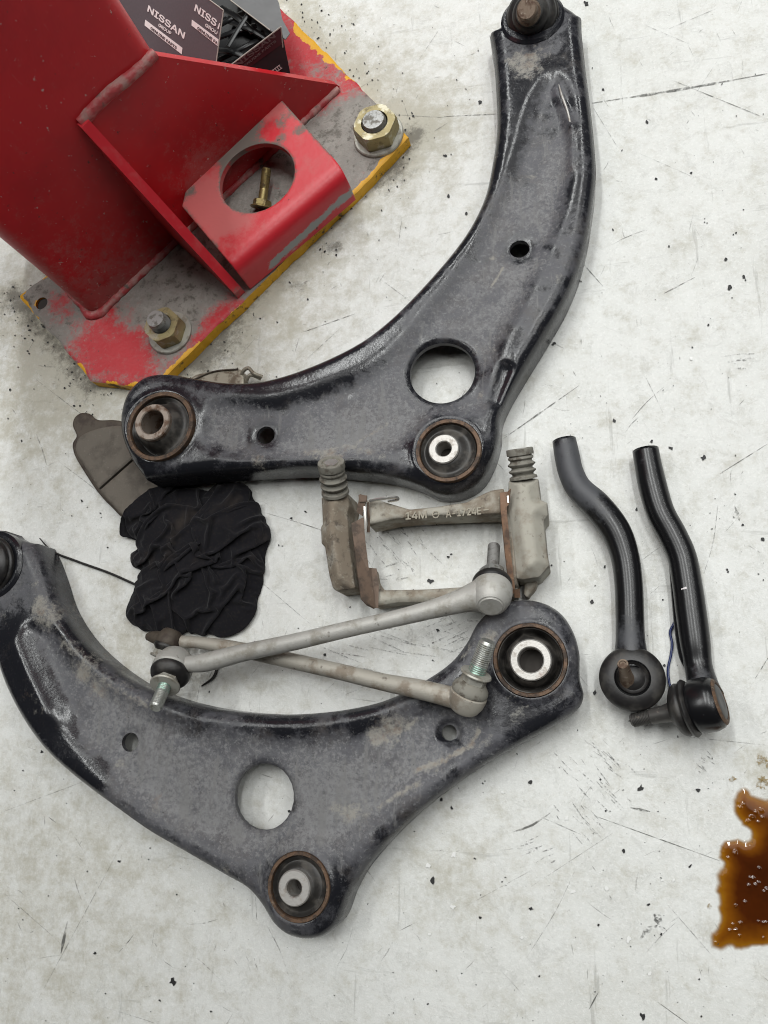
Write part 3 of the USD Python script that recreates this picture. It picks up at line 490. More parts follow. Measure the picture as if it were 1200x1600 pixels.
def vplate(sz, t0, t1):            # upright plate in the plane of the front face: (s, z) polygon, from t0 to t1 in front of the face
    g = Polygon(sz); g = g.buffer(-0.0008).buffer(0.0008, 3); m = trimesh.creation.extrude_polygon(g, t1-t0, engine='earcut'); v = np.array(m.vertices)
    w = np.column_stack([v[:, :1]*u+(face+t0+v[:, 2:3])*nf, v[:, 1]]); return w, m.faces
def fine(vf, n=0.006):
    m = trimesh.Trimesh(*vf, process=True); v, f = trimesh.remesh.subdivide_to_size(m.vertices, m.faces, n, max_iter=12); return trimesh.Trimesh(v, f, process=False)
def hard(m):                       # face-split so that edges stay crisp while carrying attributes
    v = m.vertices[m.faces].reshape(-1, 3); return v, np.arange(len(v)).reshape(-1, 3)
wing = fine(vplate([(sA-0.002, ZP+0.0005), (sA-0.002, ZA), (sB+0.001, ZA-0.004), (sC, ZP+0.006), (sC+0.003, ZP+0.0005)], -0.0065, 0.0012)); wv, wf = hard(wing)
topd = np.minimum(np.abs((wv[:, 2]-(ZA-0.004))*(sC-sB)-((wv[:, :2] @ u)-sB)*(ZP+0.006-ZA+0.004))/np.hypot(sC-sB, ZA), 0.1)
obj('gusset_plate', (wv, wf), 'red_paint', post, smooth=False, attrs={'dust': 0.45+0.6*np.exp(-((wv[:, :2] @ u-sA-0.05)/0.03)**2)*np.exp(-((wv[:, 2]-0.05)/0.03)**2), 'wear': 0.5*np.exp(-topd/0.004)})
F0 = P(383, 457, ZP)[:2]; LT = (F0-A0) @ nf
g = Polygon([(0.0014, ZP+0.0005), (0.0014, ZA), (0.006, ZA-0.001), (LT, ZP+0.008), (LT, ZP+0.0005)]); m = trimesh.creation.extrude_polygon(g, 0.008, engine='earcut'); v = np.array(m.vertices)
tw = (F0-A0) @ u*1.0
rib = fine((np.column_stack([(sA-0.004+v[:, 2:3]-0.004+tw*(v[:, :1]/LT))*u+(face+v[:, :1])*nf, v[:, 1]]), m.faces)); rv, rf = hard(rib)
obj('gusset_rib', (rv, rf), 'red_bright', post, smooth=False, attrs={'dust': np.full(len(rv), 0.35), 'wear': 0.55*np.exp(-((rv[:, 2]-0.02)/0.012)**2), 'scrape': np.zeros(len(rv))})
def w3(s, t, z): return np.append(pt(s, t), z)
wl = tube([w3(sA-0.006, 0.0, ZA-0.002), w3(sA+0.3*(sB-sA), 0.0008, ZA), w3(sA+0.7*(sB-sA), 0.0008, ZA-0.002), w3(sB+0.001, -0.001, ZA-0.0035)], [0.0045, 0.0048, 0.0045, 0.004], n=12, noise=0.15, spacing=0.0015)
obj('weld_bead', wl, 'weld_pink', post)
wl = tube([w3(s, 0.001, ZP+0.001) for s in np.linspace(s1+0.006, sA-0.008, 8)], 0.0035, n=10, noise=0.35, spacing=0.0015)
obj('weld_bead', wl, 'weld_pink', post)
wl = tube([w3(s, 0.0015, ZP+0.001) for s in np.linspace(sA+0.006, sC, 12)], 0.0035, n=10, noise=0.3, spacing=0.0015)
obj('weld_bead', wl, 'weld_pink', post)
cr = pt(s1-0.004, 0); wl = tube([np.append(cr+nf*0.001-u*0.001+d, ZP+0.001) for d in (u*0.02, u*0.008, -nf*0.006, -nf*0.022, -nf*0.05)], 0.004, n=10, noise=0.4, spacing=0.0015)
obj('weld_bead', wl, 'weld_pink', post)
# bent bracket with a round opening
ZB = ZP+0.035
fb = [P(391, 452, ZP+0.001)[:2], P(556, 312, ZP+0.001)[:2]]; bk = [P(430, 145, ZB)[:2], P(292, 287, ZB)[:2]]
lt = P(284, 322, ZB)[:2]
bp = Polygon([fb[0], fb[1], P(526, 251, ZB)[:2]*0.5+fb[1]*0.5*1.0, P(524, 250, ZB)[:2], bk[0], bk[1], lt]).buffer(0)
bp = Polygon(bp.exterior.coords, [circ(401, 277, 55, ZB, 60)[::-1]])
fl = LineString(fb); RB = 0.013
def bz(X, d, dh):
    q = fl.distance; df = shapely.distance(fl, shapely.points(X[:, 0], X[:, 1])); t = np.clip(RB-df, 0, RB)
    return ZB-(RB-np.sqrt(np.maximum(RB**2-t**2, 0)))-0.0006*np.clip(1-np.minimum(d, dh)/0.001, 0, 1)
def bb(rg):
    df = shapely.distance(fl, shapely.points(rg[:, 0], rg[:, 1])); z = bz(rg, np.full(len(rg), 1.0), np.full(len(rg), 1.0)); return np.where(df < 0.0015, ZP+0.001, z-0.0055)
V, Fc, tp, D = relief(bp, bz, bb, step=0.003, rows=6)
df = shapely.distance(fl, shapely.points(V[:, 0], V[:, 1])); sv = (V[:, :2]-fb[0]) @ ((fb[1]-fb[0])/np.linalg.norm(fb[1]-fb[0])); sl = np.linalg.norm(fb[1]-fb[0])
wearb = 0.75*np.exp(-np.where(tp > 0.5, D, 0.05)/0.003)*sstep(0.01, 0.03, df)
for x, y, r in [(335, 235, 30), (350, 215, 25), (395, 195, 22), (440, 190, 14), (465, 205, 10), (370, 225, 30), (300, 300, 10), (440, 215, 10)]: wearb += 0.75*np.exp(-((V[:, :2]-P(x, y, ZB)[:2])**2).sum(1)/(r*scale_at(x, y, ZB))**2)
dustb = np.full(len(V), 0.42)
for x, y, r in [(330, 320, 50), (350, 345, 40), (305, 300, 40), (430, 165, 30)]: dustb += 0.6*np.exp(-((V[:, :2]-P(x, y, ZB)[:2])**2).sum(1)/(r*scale_at(x, y, ZB))**2)
hgt = (V[:, 2]-ZP)/(ZB-ZP)
scr = np.where(df < 0.004, np.exp(-((hgt-0.16-0.22*sv/sl)/0.17)**2)*sstep(0.05, 0.3, sv/sl), 0)*1.0
obj('bracket', (V, Fc), 'red_bright', post, smooth=True, attrs={'wear': wearb, 'dust': dustb-0.3*sstep(0.012, 0.004, df), 'scrape': scr}, label='bent red bracket with a round opening and scraped grey front')
for nm, bx, by, sx, sy, rn, rs, proj, rot in [('lower', 267, 521, 30, 33, 26.5, 14, 0.010, 0.25), ('upper', 592, 213, 32, 36, 30.5, 17, 0.0035, 0.1)]:
    c = P(bx, by, ZP); s = scale_at(bx, by, ZP); wr = 34*s*(0.95 if nm == 'lower' else 1.04)
    nut = obj('anchor_nut', hexnut(c+[0, 0, 0.003], (0.02, -0.01, 1), rn*s*1.02, 0.0145, rs*s*(1.05 if nm == 'lower' else 1.10), rot), 'nut_brass', post, smooth=25)
    obj('washer', lathe([(rs*s, 0), (wr, 0), (wr, 0.0022), (wr-0.0008, 0.003), (rs*s, 0.003)], c), 'nut_pale', nut)
    obj('stud', lathe([(rs*s*0.98, 0)]+[(rs*s*(0.98 if k % 2 else 0.92), 0.0145+0.0008*k) for k in range(int((proj+0.001)/0.0008))]+[(rs*s*0.86, 0.017+proj), (0, 0.0172+proj)], c), 'stud_grey', nut)
# loose bolt under the opening
lb = thing('hex_bolt', 'loose brass coloured hex bolt lying under the round opening of the red bracket', 'bolt')
h0, h1 = P(410, 316, ZP+0.007), P(417, 262, ZP+0.017); ax = (h1-h0)/np.linalg.norm(h1-h0); L = np.linalg.norm(h1-h0)
obj('head', hexnut(h0-ax*0.005, ax, 0.0082, 0.0065, 0, 0.3, 0.0100), 'bolt_brass', lb, smooth=25)
obj('shank', lathe([(0, 0), (0.0040, 0.0)]+[(0.0040, 0.010)]+[(r, z) for r, z in thread(0.0041, L-0.001, 0.0009, 0.0003, 0.011)], h0, ax, 28), 'bolt_brass', lb)
obj('socket', lathe([(0.0, -0.0052), (0.0036, -0.0052), (0.0036, -0.0049)], h0, ax, 20), 'dark_bore', lb)

#@@BOX
# ------------------------------------------------------------------ opened parts carton behind the gusset
box = thing('parts_carton', 'opened dark grey printed parts carton wedged behind the red gusset', 'carton')
O = P(349, 16, 0.098); q1 = P(327, 0, 0.098); q2 = P(336, 105, 0.072); nA = np.cross(q1-O, q2-O); nA /= np.linalg.norm(nA); nA = nA if nA[2] > 0 else -nA
pa = [onplane(x, y, O, nA) for x, y in [(349, 16), (328, 165), (262, 150), (236, 100), (176, 0), (150, -42), (268, -44)]]
pA = obj('printed_panel', prism_planar(pa, nA, 0.0009), 'carton_print', box, smooth=False)
ea, eb, ec = onplane(349.3, 16, O, nA), onplane(328.3, 165, O, nA), onplane(268, -44, O, nA)
obj('panel_edge', tube([eb, ea], 0.0005, n=6, spacing=0.01), 'carton_edge', pA); obj('panel_edge', tube([ea, ec], 0.0005, n=6, spacing=0.01), 'carton_edge', pA)
pp = lambda x, y: onplane(x, y, O, nA)
capA = np.linalg.norm(pp(231, 7)-pp(230.7, 17)); S = capA/10
pr = [text_on('NISSAN', pp(230.7, 17.5), pp(288, 61), capA*0.98, nA), text_on('GROUP', pp(248, 41), pp(267.5, 55), S*4.6, nA)]
pr += [text_on('NISS', pp(304, 16.5), pp(337.5, 42), capA*0.98, nA), text_on('GROU', pp(321, 41), pp(339.5, 54.5), S*4.6, nA)]
a0, a1 = pp(341, 45), pp(346, 35)
pr.append(prism_planar([pp(340.2, 44.5), pp(342.2, 46), pp(344.6, 36.5), pp(343.4, 36)], nA, 0.0003))
pr[-1].vertices += nA*0.0005
bar = [prism_planar([pp(*q) for q in b_], nA, 0.0003) for b_ in ([(227.5, 31), (226.7, 40), (284.5, 85), (285.5, 75)], [(300.5, 31), (300, 40), (340.6, 72), (342, 62)])]
for b_ in bar: b_.vertices += nA*0.0005
obj('printed_letters', cat(*pr, *bar), 'print_white', pA, smooth=False)
for t_, b_, e_ in (('GENUINE PARTS', (236, 45.5), (276.5, 77)), ('GENUINE PA', (309, 45.5), (340.5, 70))): obj('bar_letters', text_on(t_, pp(*b_), pp(*e_), S*4.0, nA, lift=0.00055), 'print_dark', pA, smooth=False)
# right hand flap, seen at a slant
b0, b1, b2 = P(350, 110, 0.066), P(439, 42, 0.082), P(456, 126, 0.040); nB = np.cross(b1-b0, b2-b0); nB /= np.linalg.norm(nB); nB = nB if nB[2] > 0 else -nB
pb = lambda x, y: onplane(x, y, b0, nB)
pB = obj('side_flap', prism_planar([pb(*q) for q in [(350, 110), (439, 42), (461, 152), (420, 165), (345, 150)]], nB, 0.0009), 'carton_dark', box, smooth=False)
band = prism_planar([pb(*q) for q in [(352, 110), (439, 43.5), (441, 68), (372, 118)]], nB, 0.0002); band.vertices += nB*0.0003
obj('maroon_band', band, 'carton_maroon', pB, smooth=False)
obj('flap_edge', tube([pb(350, 110), pb(439, 42)], 0.0006, n=6, spacing=0.01), 'carton_edge', pB); obj('flap_edge', tube([pb(439, 42), pb(442, 74)], 0.0006, n=6, spacing=0.01), 'carton_edge', pB)
obj('flap_letters', cat(text_on('NISSAN', pb(371, 105), pb(431, 57), 0.0035, nB, lift=0.0004), text_on('GENUINE PARTS', pb(378, 108), pb(432, 64.5), 0.0016, nB, lift=0.0004)), 'print_faint', pB, smooth=False)
lab = prism_planar([pb(*q) for q in [(425, 113), (438, 104), (441, 110), (428, 119)]], nB, 0.0002); lab.vertices += nB*0.0003
obj('small_label', cat(text_on('IIIII', pb(426, 117), pb(441, 106), 0.0035, nB, lift=0.0004)), 'print_white', pB, smooth=False)
c0, c1, c2 = P(360, 0, 0.070), P(422, 47, 0.070), P(440, 10, 0.055); nC = np.cross(c1-c0, c2-c0); nC /= np.linalg.norm(nC); nC = nC if nC[2] > 0 else -nC
pc = lambda x, y: onplane(x, y, c0, nC)
gp = obj('back_flap', prism_planar([pc(*q) for q in [(330, -24), (360, 0), (422, 47), (446, 61), (453, 52), (441, 30), (436, 5), (424, -20), (380, -40)]], nC, 0.0009), 'carton_grey', box, smooth=False)
obj('flap_edge', tube([pc(335, -20), pc(360, 0), pc(422, 47)], 0.0005, n=6, spacing=0.01), 'carton_edge', gp)
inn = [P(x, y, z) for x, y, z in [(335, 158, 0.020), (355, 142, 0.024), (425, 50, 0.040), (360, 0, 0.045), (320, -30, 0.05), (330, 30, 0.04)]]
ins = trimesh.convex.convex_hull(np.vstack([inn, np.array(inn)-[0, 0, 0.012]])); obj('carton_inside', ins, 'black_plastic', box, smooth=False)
pk = thing('plastic_ties', 'bundle of black plastic strips inside the open carton', 'plastic strips')
obj('strap', tube([P(389, 20, 0.066), P(372, 46, 0.064), P(356, 73, 0.062)], 0.0024, n=12, flat=(1, 0.4), spacing=0.003), 'black_plastic', pk)
for k, (x0, y0, x1, y1) in enumerate([(340, 95, 410, 60), (338, 60, 400, 40), (344, 105, 400, 85), (342, 40, 380, 20), (350, 30, 420, 62), (338, 78, 385, 90), (346, 12, 395, 50)]):
    obj('strip', tube([P(x0, y0, 0.044+0.001*k), P((x0+x1)/2+3, (y0+y1)/2-2, 0.05+0.001*k), P(x1, y1, 0.046+0.001*k)], 0.0028, n=10, flat=(1, 0.6), spacing=0.004), 'black_plastic', pk)

#@@ARMS
# ------------------------------------------------------------------ control arms
def bushing(parent, cx, cy, zt, r_ring, sx, sy, r_sl, r_bore, proud, sl_mat, slots):
    """steel shell, rubber and inner sleeve; zt: height of the arm's skin there"""
    c = P(cx, cy, zt+0.0032); s = scale_at(cx, cy, zt); R0 = (r_ring+1.5)*s; R1 = R0-7.5*s; rs, rb = r_sl*s, r_bore*s
    off = P(sx, sy, zt+proud)-c; tilt = np.array([off[0], off[1], proud+0.02]); tilt = np.array([0.35*off[0]/max(proud+0.02, .01), 0.35*off[1]/max(proud+0.02, .01), 1.0])*1.0; tilt /= np.linalg.norm(tilt)
    ring = obj('bushing', lathe([(R1, -0.024), (R1, -0.0012), (R1+0.0006, 0), (R0-0.0006, 0), (R0, -0.0012), (R0, -0.024)], c, n=64), 'rust_ring', parent, label='rusty steel shell of the bushing')
    c2 = P(sx, sy, zt+proud); c2 = c2-tilt*proud
    w = R1-rs
    def wobble(v, t):
        k = 1.0
        if slots:
            d = np.zeros_like(t)
            for a0 in slots: d = np.maximum(d, np.exp(-(np.angle(np.exp(1j*(t-a0)))/0.75)**4))
            rr = np.hypot(v[..., 0], v[..., 1]); m = np.exp(-((rr-(rs+0.62*w))/(0.22*w))**2); v[..., 2] -= 0.010*m*d[None]
        return v
    prof = [(R1+0.0003, -0.02)]+[(R1-w*f, z) for f, z in [(0.0, -0.0026), (0.06, -0.0018), (0.15, -0.0022), (0.28, -0.0034), (0.4, -0.0036), (0.52, -0.0030), (0.66, -0.0015), (0.8, 0.0), (0.9, 0.0012), (1.0, 0.0018)]]+[(rs-0.0004, -0.02)]
    m = lathe(prof, (0, 0, 0), n=72, wob=wobble); v = np.array(m.vertices); r = np.hypot(v[:, 0], v[:, 1]); f = np.clip((R1-r)/w, 0, 1)[:, None]
    v = v+c*(1-f)+(c2+[0, 0, max(0, proud-0.006)])*f*1.0 + np.array([0, 0, 0.0])
    obj('rubber', trimesh.Trimesh(v, m.faces, process=False), 'rubber', ring)
    obj('sleeve', lathe([(rb, -0.02), (rb, proud-0.0008), (rb+0.0007, proud), (rs-0.0008, proud), (rs, proud-0.0009), (rs, -0.02)], c2, tilt, 48), sl_mat, ring)
    obj('bore', lathe([(rb+0.0002, -0.012), (0, -0.012)], c2, tilt, 32), 'dark_bore', ring)
def arm(name_label, px, rec_px, H, z0, big, bush, bushpars, small, dents, mudspots, mudlines, rim, extra, seedn):
    A = thing('control_arm', name_label, 'control arm', group='pair of stamped control arms')
    zf = (lambda x, y: z0(x)) if z0 else None
    po = outline(px, H-0.004, 0.002, zf)
    zz = lambda x, y, k=1.0: (H*k+(z0(P(x, y, H)[0]) if z0 else 0))
    holes = [circ(x, y, r, zz(x, y)-0.002)[::-1] for x, y, r in big]+[circ(x, y, r-1, zz(x, y))[::-1] for x, y, r in bush]+[circ(x, y, r, zz(x, y)-dz)[::-1] for x, y, r, dz in small]
    po = Polygon(po.exterior.coords, holes).buffer(0)
    rp = Polygon([P(x, y, zz(x, y)-0.003)[:2] for x, y in spline(rec_px, closed=True, spacing=8)]).buffer(0)
    if rp.geom_type != 'Polygon': rp = max(rp.geoms, key=lambda g: g.area)
    bt = [cKDTree(circ(x, y, r-1, zz(x, y), 200)) for x, y, r in bush]; bg = [cKDTree(circ(x, y, r, zz(x, y)-0.002, 200)) for x, y, r in big]
    RE = 0.011
    def zfn(X, d, dh):
        t = np.clip(RE-d, 0, RE); z = H-(RE-np.sqrt(np.maximum(RE**2-t**2, 0)))
        s = sdf(X, rp); near = np.min([q.query(X)[0] for q in bt], 0)
        z = z-0.0055*sstep(-0.010, 0.009, s)*sstep(0.004, 0.016, near)
        z = z+0.0014*np.exp(-((near-0.002)/0.0022)**2)
        for q in bg: t = np.clip(0.005-q.query(X)[0], 0, 0.005); z = z-0.8*(0.005-np.sqrt(0.005**2-t**2))
        for x, y, r, dz in small:
            c = P(x, y, zz(x, y))[:2]; q = np.sqrt(((X-c)**2).sum(1))/(scale_at(x, y, zz(x, y))*r)
            z = z-dz*sstep(1.9, 1.05, q)
        for (p0, p1, wd, am) in dents:
            q = seg_d(X, pl([p0, p1], H))/(wd*scale_at(*p0, H)); z = z-am*np.exp(-q*q)
        z = z+0.0009*(n2(X, 28, seedn)-0.5)
        if z0: z = z+z0(X[:, 0])
        return z
    zb = (lambda rg: z0(rg[:, 0])+0.0008) if z0 else 0.0008
    V, Fc, tp, D = relief(po, zfn, zb, step=0.0026, rows=5, hole_depth=0.0045)
    s = sdf(V, rp); dst = 0.30+0.55*sstep(-0.010, 0.008, s)
    if extra: dst = extra(V, dst)
    dst = dst*np.where(tp > 0.5, 1, 0.45)*(rim+(1-rim)*sstep(-0.002, 0.010 if rim > 0.5 else 0.015, np.where(tp > 0.5, D, 0.012))) + 0.1
    mud = np.zeros(len(V))
    for x, y, r, am in mudspots: mud += am*np.exp(-((V[:, :2]-P(x, y, H)[:2])**2).sum(1)/(r*scale_at(x, y, H))**2)
    ar = np.random.default_rng(seedn+100); bb_ = np.array(px)
    def inside():
        while True:
            x, y = ar.uniform(bb_[:, 0].min(), bb_[:, 0].max()), ar.uniform(bb_[:, 1].min(), bb_[:, 1].max())
            if po.contains(Point(P(x, y, H)[:2])): return x, y
    for _ in range(34):
        x, y = inside(); a_ = ar.uniform(0, 3.14); l = ar.uniform(8, 45); ln = [(x, y), (x+l*math.cos(a_), y+l*math.sin(a_)), (x+l*1.6*math.cos(a_+0.4), y+l*1.6*math.sin(a_+0.4))]
        dst = dst-ar.uniform(0.2, 0.55)*np.exp(-(seg_d(V, pl(ln, H))/(ar.uniform(3, 11)*scale_at(x, y, H)))**2)
    for _ in range(44):
        x, y = inside(); mud = mud+ar.uniform(0.2, 0.6)*np.exp(-((V[:, :2]-P(x, y, H)[:2])**2).sum(1)/(ar.uniform(4, 20)*scale_at(x, y, H))**2)
    mud = np.minimum(mud, 0.85)
    for ln, w_, am in mudlines: mud = np.maximum(mud, am*np.exp(-(seg_d(V, pl(ln, H))/(w_*scale_at(*ln[0], H)))**2))
    obj('arm_body', (V, Fc), 'arm_steel', A, smooth=True, attrs={'dust': dst, 'mud': mud})
    for (cx, cy, rr), bpz in zip(bush, bushpars): bushing(A, cx, cy, zz(cx, cy)-0.0005, rr, *bpz)
    return A
xl, xr = P(230, 665, 0.04)[0], P(720, 665, 0.03)[0]
zt0 = lambda x: 0.018*np.clip((xr-x)/(xr-xl), 0, 1.15)
HT = 0.032
top_px = [(765, 48), (778, 42), (788, 30), (791, 12), (803, -8), (835, -28), (868, -12), (880, 4), (905, 23), (909, 60), (914, 105), (921, 160), (928, 225), (931, 280), (926, 332), (915, 398), (901, 450), (881, 498), (855, 543), (822, 597), (797, 640), (785, 670), (783, 700), (774, 732), (753, 766), (722, 782), (690, 783), (660, 770), (620, 758), (560, 750), (500, 746), (430, 748), (350, 753), (290, 758), (240, 758), (218, 737), (199, 710), (186, 672), (187, 640), (199, 609), (226, 586), (260, 582), (300, 588), (350, 595), (400, 594), (450, 582), (510, 559), (570, 527), (620, 486), (665, 439), (705, 393), (735, 350), (758, 300), (770, 250), (777, 200), (776, 150), (772, 100), (767, 70)]
top_rec = [(864, 126), (884, 155), (889, 215), (884, 280), (871, 335), (849, 390), (825, 440), (802, 488), (778, 530), (765, 575), (762, 625), (735, 660), (640, 690), (550, 705), (460, 710), (360, 705), (320, 680), (330, 640), (430, 632), (520, 606), (590, 574), (640, 530), (690, 470), (735, 408), (772, 343), (799, 285), (816, 230), (830, 180), (846, 143)]
def ex_top(V, d):
    g = lambda x, y, r: np.exp(-((V[:, :2]-P(x, y, 0.03)[:2])**2).sum(1)/(r*scale_at(x, y, 0.03))**2)
    return d-0.45*g(850, 190, 38)-0.5*g(450, 610, 60)-0.45*g(540, 590, 50)-0.35*g(810, 250, 40)-0.25*g(740, 400, 60)+0.2*g(855, 280, 40)+0.25*g(820, 420, 70)+0.2*g(480, 720, 60)+0.35*g(560, 690, 60)+0.2*g(840, 90, 40)-0.4*g(850, 115, 40)-0.4*g(775, 600, 40)-0.45*g(900, 300, 40)-0.3*g(800, 130, 50)
At = arm('worn black stamped steel control arm beside the red post, ball stud at its far end', top_px, top_rec, HT, zt0,
    [(689, 577, 49)], [(700, 703, 49), (249, 665, 51)],
    [(693, 701, 23.5, 11.5, 0.004, 'sleeve_steel', ()), (237, 659, 27, 17.5, 0.013, 'sleeve_brown', (2.2, 4.2))],
    [(811, 383, 14.5, 0.0012), (411, 676, 13.5, 0.0012)], [((789, 575), (772, 622), 10, 0.006), ((868, 135), (893, 200), 5, -0.0035), ((893, 200), (893, 260), 5, -0.0025)],
    [(840, 85, 30, 0.6), (822, 115, 22, 0.5), (855, 215, 30, 0.5), (575, 625, 20, 0.4), (520, 710, 40, 0.5), (700, 765, 25, 0.3)], [([(784, 413), (777, 428), (765, 443)], 2.2, 1.1), ([(560, 690), (620, 650)], 6, 0.7), ([(480, 712), (545, 700), (600, 715)], 12, 0.65)], 0.15, ex_top, 3)
def ball_joint(A, cx, cy, z, axis, R0, stud_len, stud_r, stud_mat, tip=True):
    c = P(cx, cy, z); s = scale_at(cx, cy, z); r = R0*s
    seat = obj('ball_seat', lathe([(r*1.18, -0.008), (r*1.18, 0.0005), (r*1.08, 0.0022), (r*0.9, 0.0024), (0, 0.0024)], c), 'arm_steel', A, smooth=30, attrs=None)
    prof = [(r*0.98, 0.0), (r*1.0, 0.0015), (r*0.96, 0.003), (r*0.90, 0.0036), (r*0.93, 0.005), (r*0.88, 0.0075), (r*0.74, 0.010), (r*0.66, 0.0105), (r*0.68, 0.012), (r*0.62, 0.0145), (r*0.50, 0.0165), (r*0.46, 0.017), (r*0.49, 0.0185), (r*0.45, 0.021), (0.0, 0.021)]
    bt = obj('ball_boot', lathe([(a_*1.0, h_) for a_, h_ in prof], c+[0, 0, 0.001], axis), 'boot_rubber', A, smooth=60)
    ax = np.asarray(axis, float)/np.linalg.norm(axis); o = c+ax*0.018
    sr = stud_r*s
    obj('ball_stud', lathe([(sr*1.25, 0), (sr*1.2, 0.004), (sr, 0.006), (sr, stud_len-0.0012), (sr*0.85, stud_len), (0, stud_len)], o, ax, 32), stud_mat, bt)
ball_joint(At, 832, 29, HT, (-0.10, -0.55, 0.80), 37, 0.016, 13.5, 'stud_rusty')
obj('bare_ridge', tube([P(873, 132, HT-0.0002), P(878, 150, HT+0.0006), P(887, 175, HT+0.0004), P(892, 200, HT-0.0006), P(893, 222, HT-0.0018)], [0.0004, 0.0011, 0.0010, 0.0008, 0.0004], n=10), 'sleeve_steel', At)

bot_px = [(-60, 845), (-30, 830), (0, 829), (25, 834), (40, 846), (53, 848), (72, 843), (90, 868), (105, 905), (122, 955), (150, 999), (185, 1034), (232, 1068), (270, 1086), (330, 1104), (400, 1114), (470, 1116), (540, 1109), (600, 1094), (660, 1064), (703, 1034), (728, 1003), (745, 972), (770, 949), (802, 937), (840, 938), (874, 955), (895, 985), (905, 1020), (906, 1060), (912, 1086), (905, 1106), (880, 1126), (820, 1160), (760, 1194), (700, 1235), (650, 1276), (610, 1316), (580, 1352), (559, 1390), (545, 1425), (517, 1455), (485, 1470), (450, 1465), (425, 1446), (406, 1416), (385, 1391), (350, 1370), (290, 1335), (230, 1300), (180, 1265), (120, 1220), (70, 1175), (30, 1120), (4, 1068), (-12, 1020), (-28, 965), (-45, 925), (-60, 890)]
bot_rec = [(52, 985), (78, 985), (112, 1030), (160, 1073), (230, 1113), (300, 1139), (400, 1153), (500, 1151), (580, 1136), (650, 1116), (710, 1106), (748, 1122), (742, 1155), (700, 1190), (640, 1226), (590, 1268), (545, 1308), (480, 1325), (400, 1330), (330, 1310), (262, 1271), (195, 1221), (135, 1160), (95, 1100), (64, 1040)]
def ex_bot(V, d):
    g = lambda x, y, r: np.exp(-((V[:, :2]-P(x, y, 0.03)[:2])**2).sum(1)/(r*scale_at(x, y, 0.03))**2)
    return d+0.14-0.75*g(60, 1080, 60)-0.7*g(30, 1000, 45)-0.6*g(95, 1140, 35)-0.95*g(152, 1206, 24)-0.3*g(125, 1195, 25)-0.45*g(140, 960, 50)-0.3*g(690, 1120, 50)-0.35*g(300, 1150, 50)-0.4*g(450, 1140, 60)-0.45*g(560, 1130, 60)-0.4*g(840, 1130, 50)-0.3*g(520, 1400, 40)+0.15*g(230, 1200, 80)+0.2*g(500, 1250, 80)+0.1*g(330, 1270, 70)-0.3*g(780, 1080, 50)+0.15*g(760, 1000, 60)
Ab = arm('dusty grey stamped steel control arm in the foreground, under the crossed links', bot_px, bot_rec, HT, None,
    [(407, 1246, 49.5)], [(466, 1386, 51), (828, 1031, 57)],
    [(459, 1388, 27, 12.5, 0.006, 'sleeve_steel', ()), (829, 1031, 32.5, 19.5, 0.005, 'sleeve_steel', (1.0, 2.6, 4.2, 5.6))],
    [(197, 1160, 14, 0.0015), (700, 1145, 12.5, 0.0050)], [((28, 1005), (78, 1110), 24, -0.0045)],
    [(75, 965, 28, 0.75), (60, 945, 20, 0.5), (130, 1040, 40, 0.6), (190, 1085, 45, 0.5), (690, 1195, 30, 0.5), (640, 1225, 35, 0.5), (600, 1150, 40, 0.55), (740, 1160, 25, 0.5), (560, 1265, 40, 0.5), (620, 1130, 25, 0.4), (470, 1290, 60, 0.25), (200, 1210, 60, 0.25), (760, 1010, 40, 0.35), (5, 970, 20, 0.5)], [([(650, 1204), (690, 1190), (735, 1166), (748, 1140)], 7, 0.95), ([(590, 1262), (625, 1240), (650, 1225)], 6, 0.9), ([(615, 1150), (650, 1125)], 7, 0.85), ([(150, 1055), (185, 1080), (225, 1100)], 12, 0.7), ([(740, 1000), (720, 1030)], 8, 0.6), ([(95, 1000), (130, 1030)], 14, 0.7)], 0.75, ex_bot, 17)
ball_joint(Ab, -12, 884, HT, (-0.1, -0.1, 1), 42, 0.010, 22, 'thread_dark')
obj('tape_patch', (lambda m: m)(prism_planar([P(x, y, HT-0.0025) for x, y in [(132, 1190), (165, 1188), (178, 1212), (160, 1224), (128, 1222)]], (0, 0, 1), 0.0006)), 'black_plastic', Ab, smooth=False) if False else None

#@@PADS
# ------------------------------------------------------------------ brake pads
pad = thing('brake_pad', 'worn brown brake pad with a groove sticking out left of the far control arm', 'brake pad', 'brake pads by the far control arm')
bpx = [(113, 664), (116, 652), (126, 645), (141, 647), (150, 655), (185, 657), (260, 690), (290, 740), (255, 790), (200, 812), (172, 790), (152, 768), (130, 735), (115, 708), (113, 692), (119, 681)]
V, Fc, tp, D = relief(outline(bpx, 0.0055, 0.001, spacing=3), lambda X, d, dh: 0.0055-0.0008*np.clip(1-d/0.001, 0, 1), 0.0004, step=0.003, rows=2)
obj('backing_plate', (V, Fc), 'pad_backing', pad, smooth=30)
fr_px = [(119, 690), (128, 679), (185, 665), (260, 690), (288, 740), (252, 786), (200, 808), (173, 786), (155, 765), (134, 732), (118, 704)]
fo = outline(fr_px, 0.0145, 0.006, spacing=3); gr = LineString(pl([(120, 794), (345, 596)], 0.0145)).buffer(0.0011)
def clean(g): return max(getattr(g, 'geoms', [g]), key=lambda q: q.area)
halves = sorted([g for g in fo.difference(gr).geoms], key=lambda q: -q.area)[:2]
for g in halves:
    V, Fc, tp, D = relief(g, lambda X, d, dh: 0.0145-0.0010*np.clip(1-d/0.0012, 0, 1)+0.0004*(n2(X, 120, 6)-0.5), 0.005, step=0.0025, rows=2)
    obj('friction_block', (V, Fc), 'pad_friction', pad, smooth=30)
p2 = thing('brake_pad', 'second brake pad mostly hidden between the base plate and the far control arm', 'brake pad', 'brake pads by the far control arm')
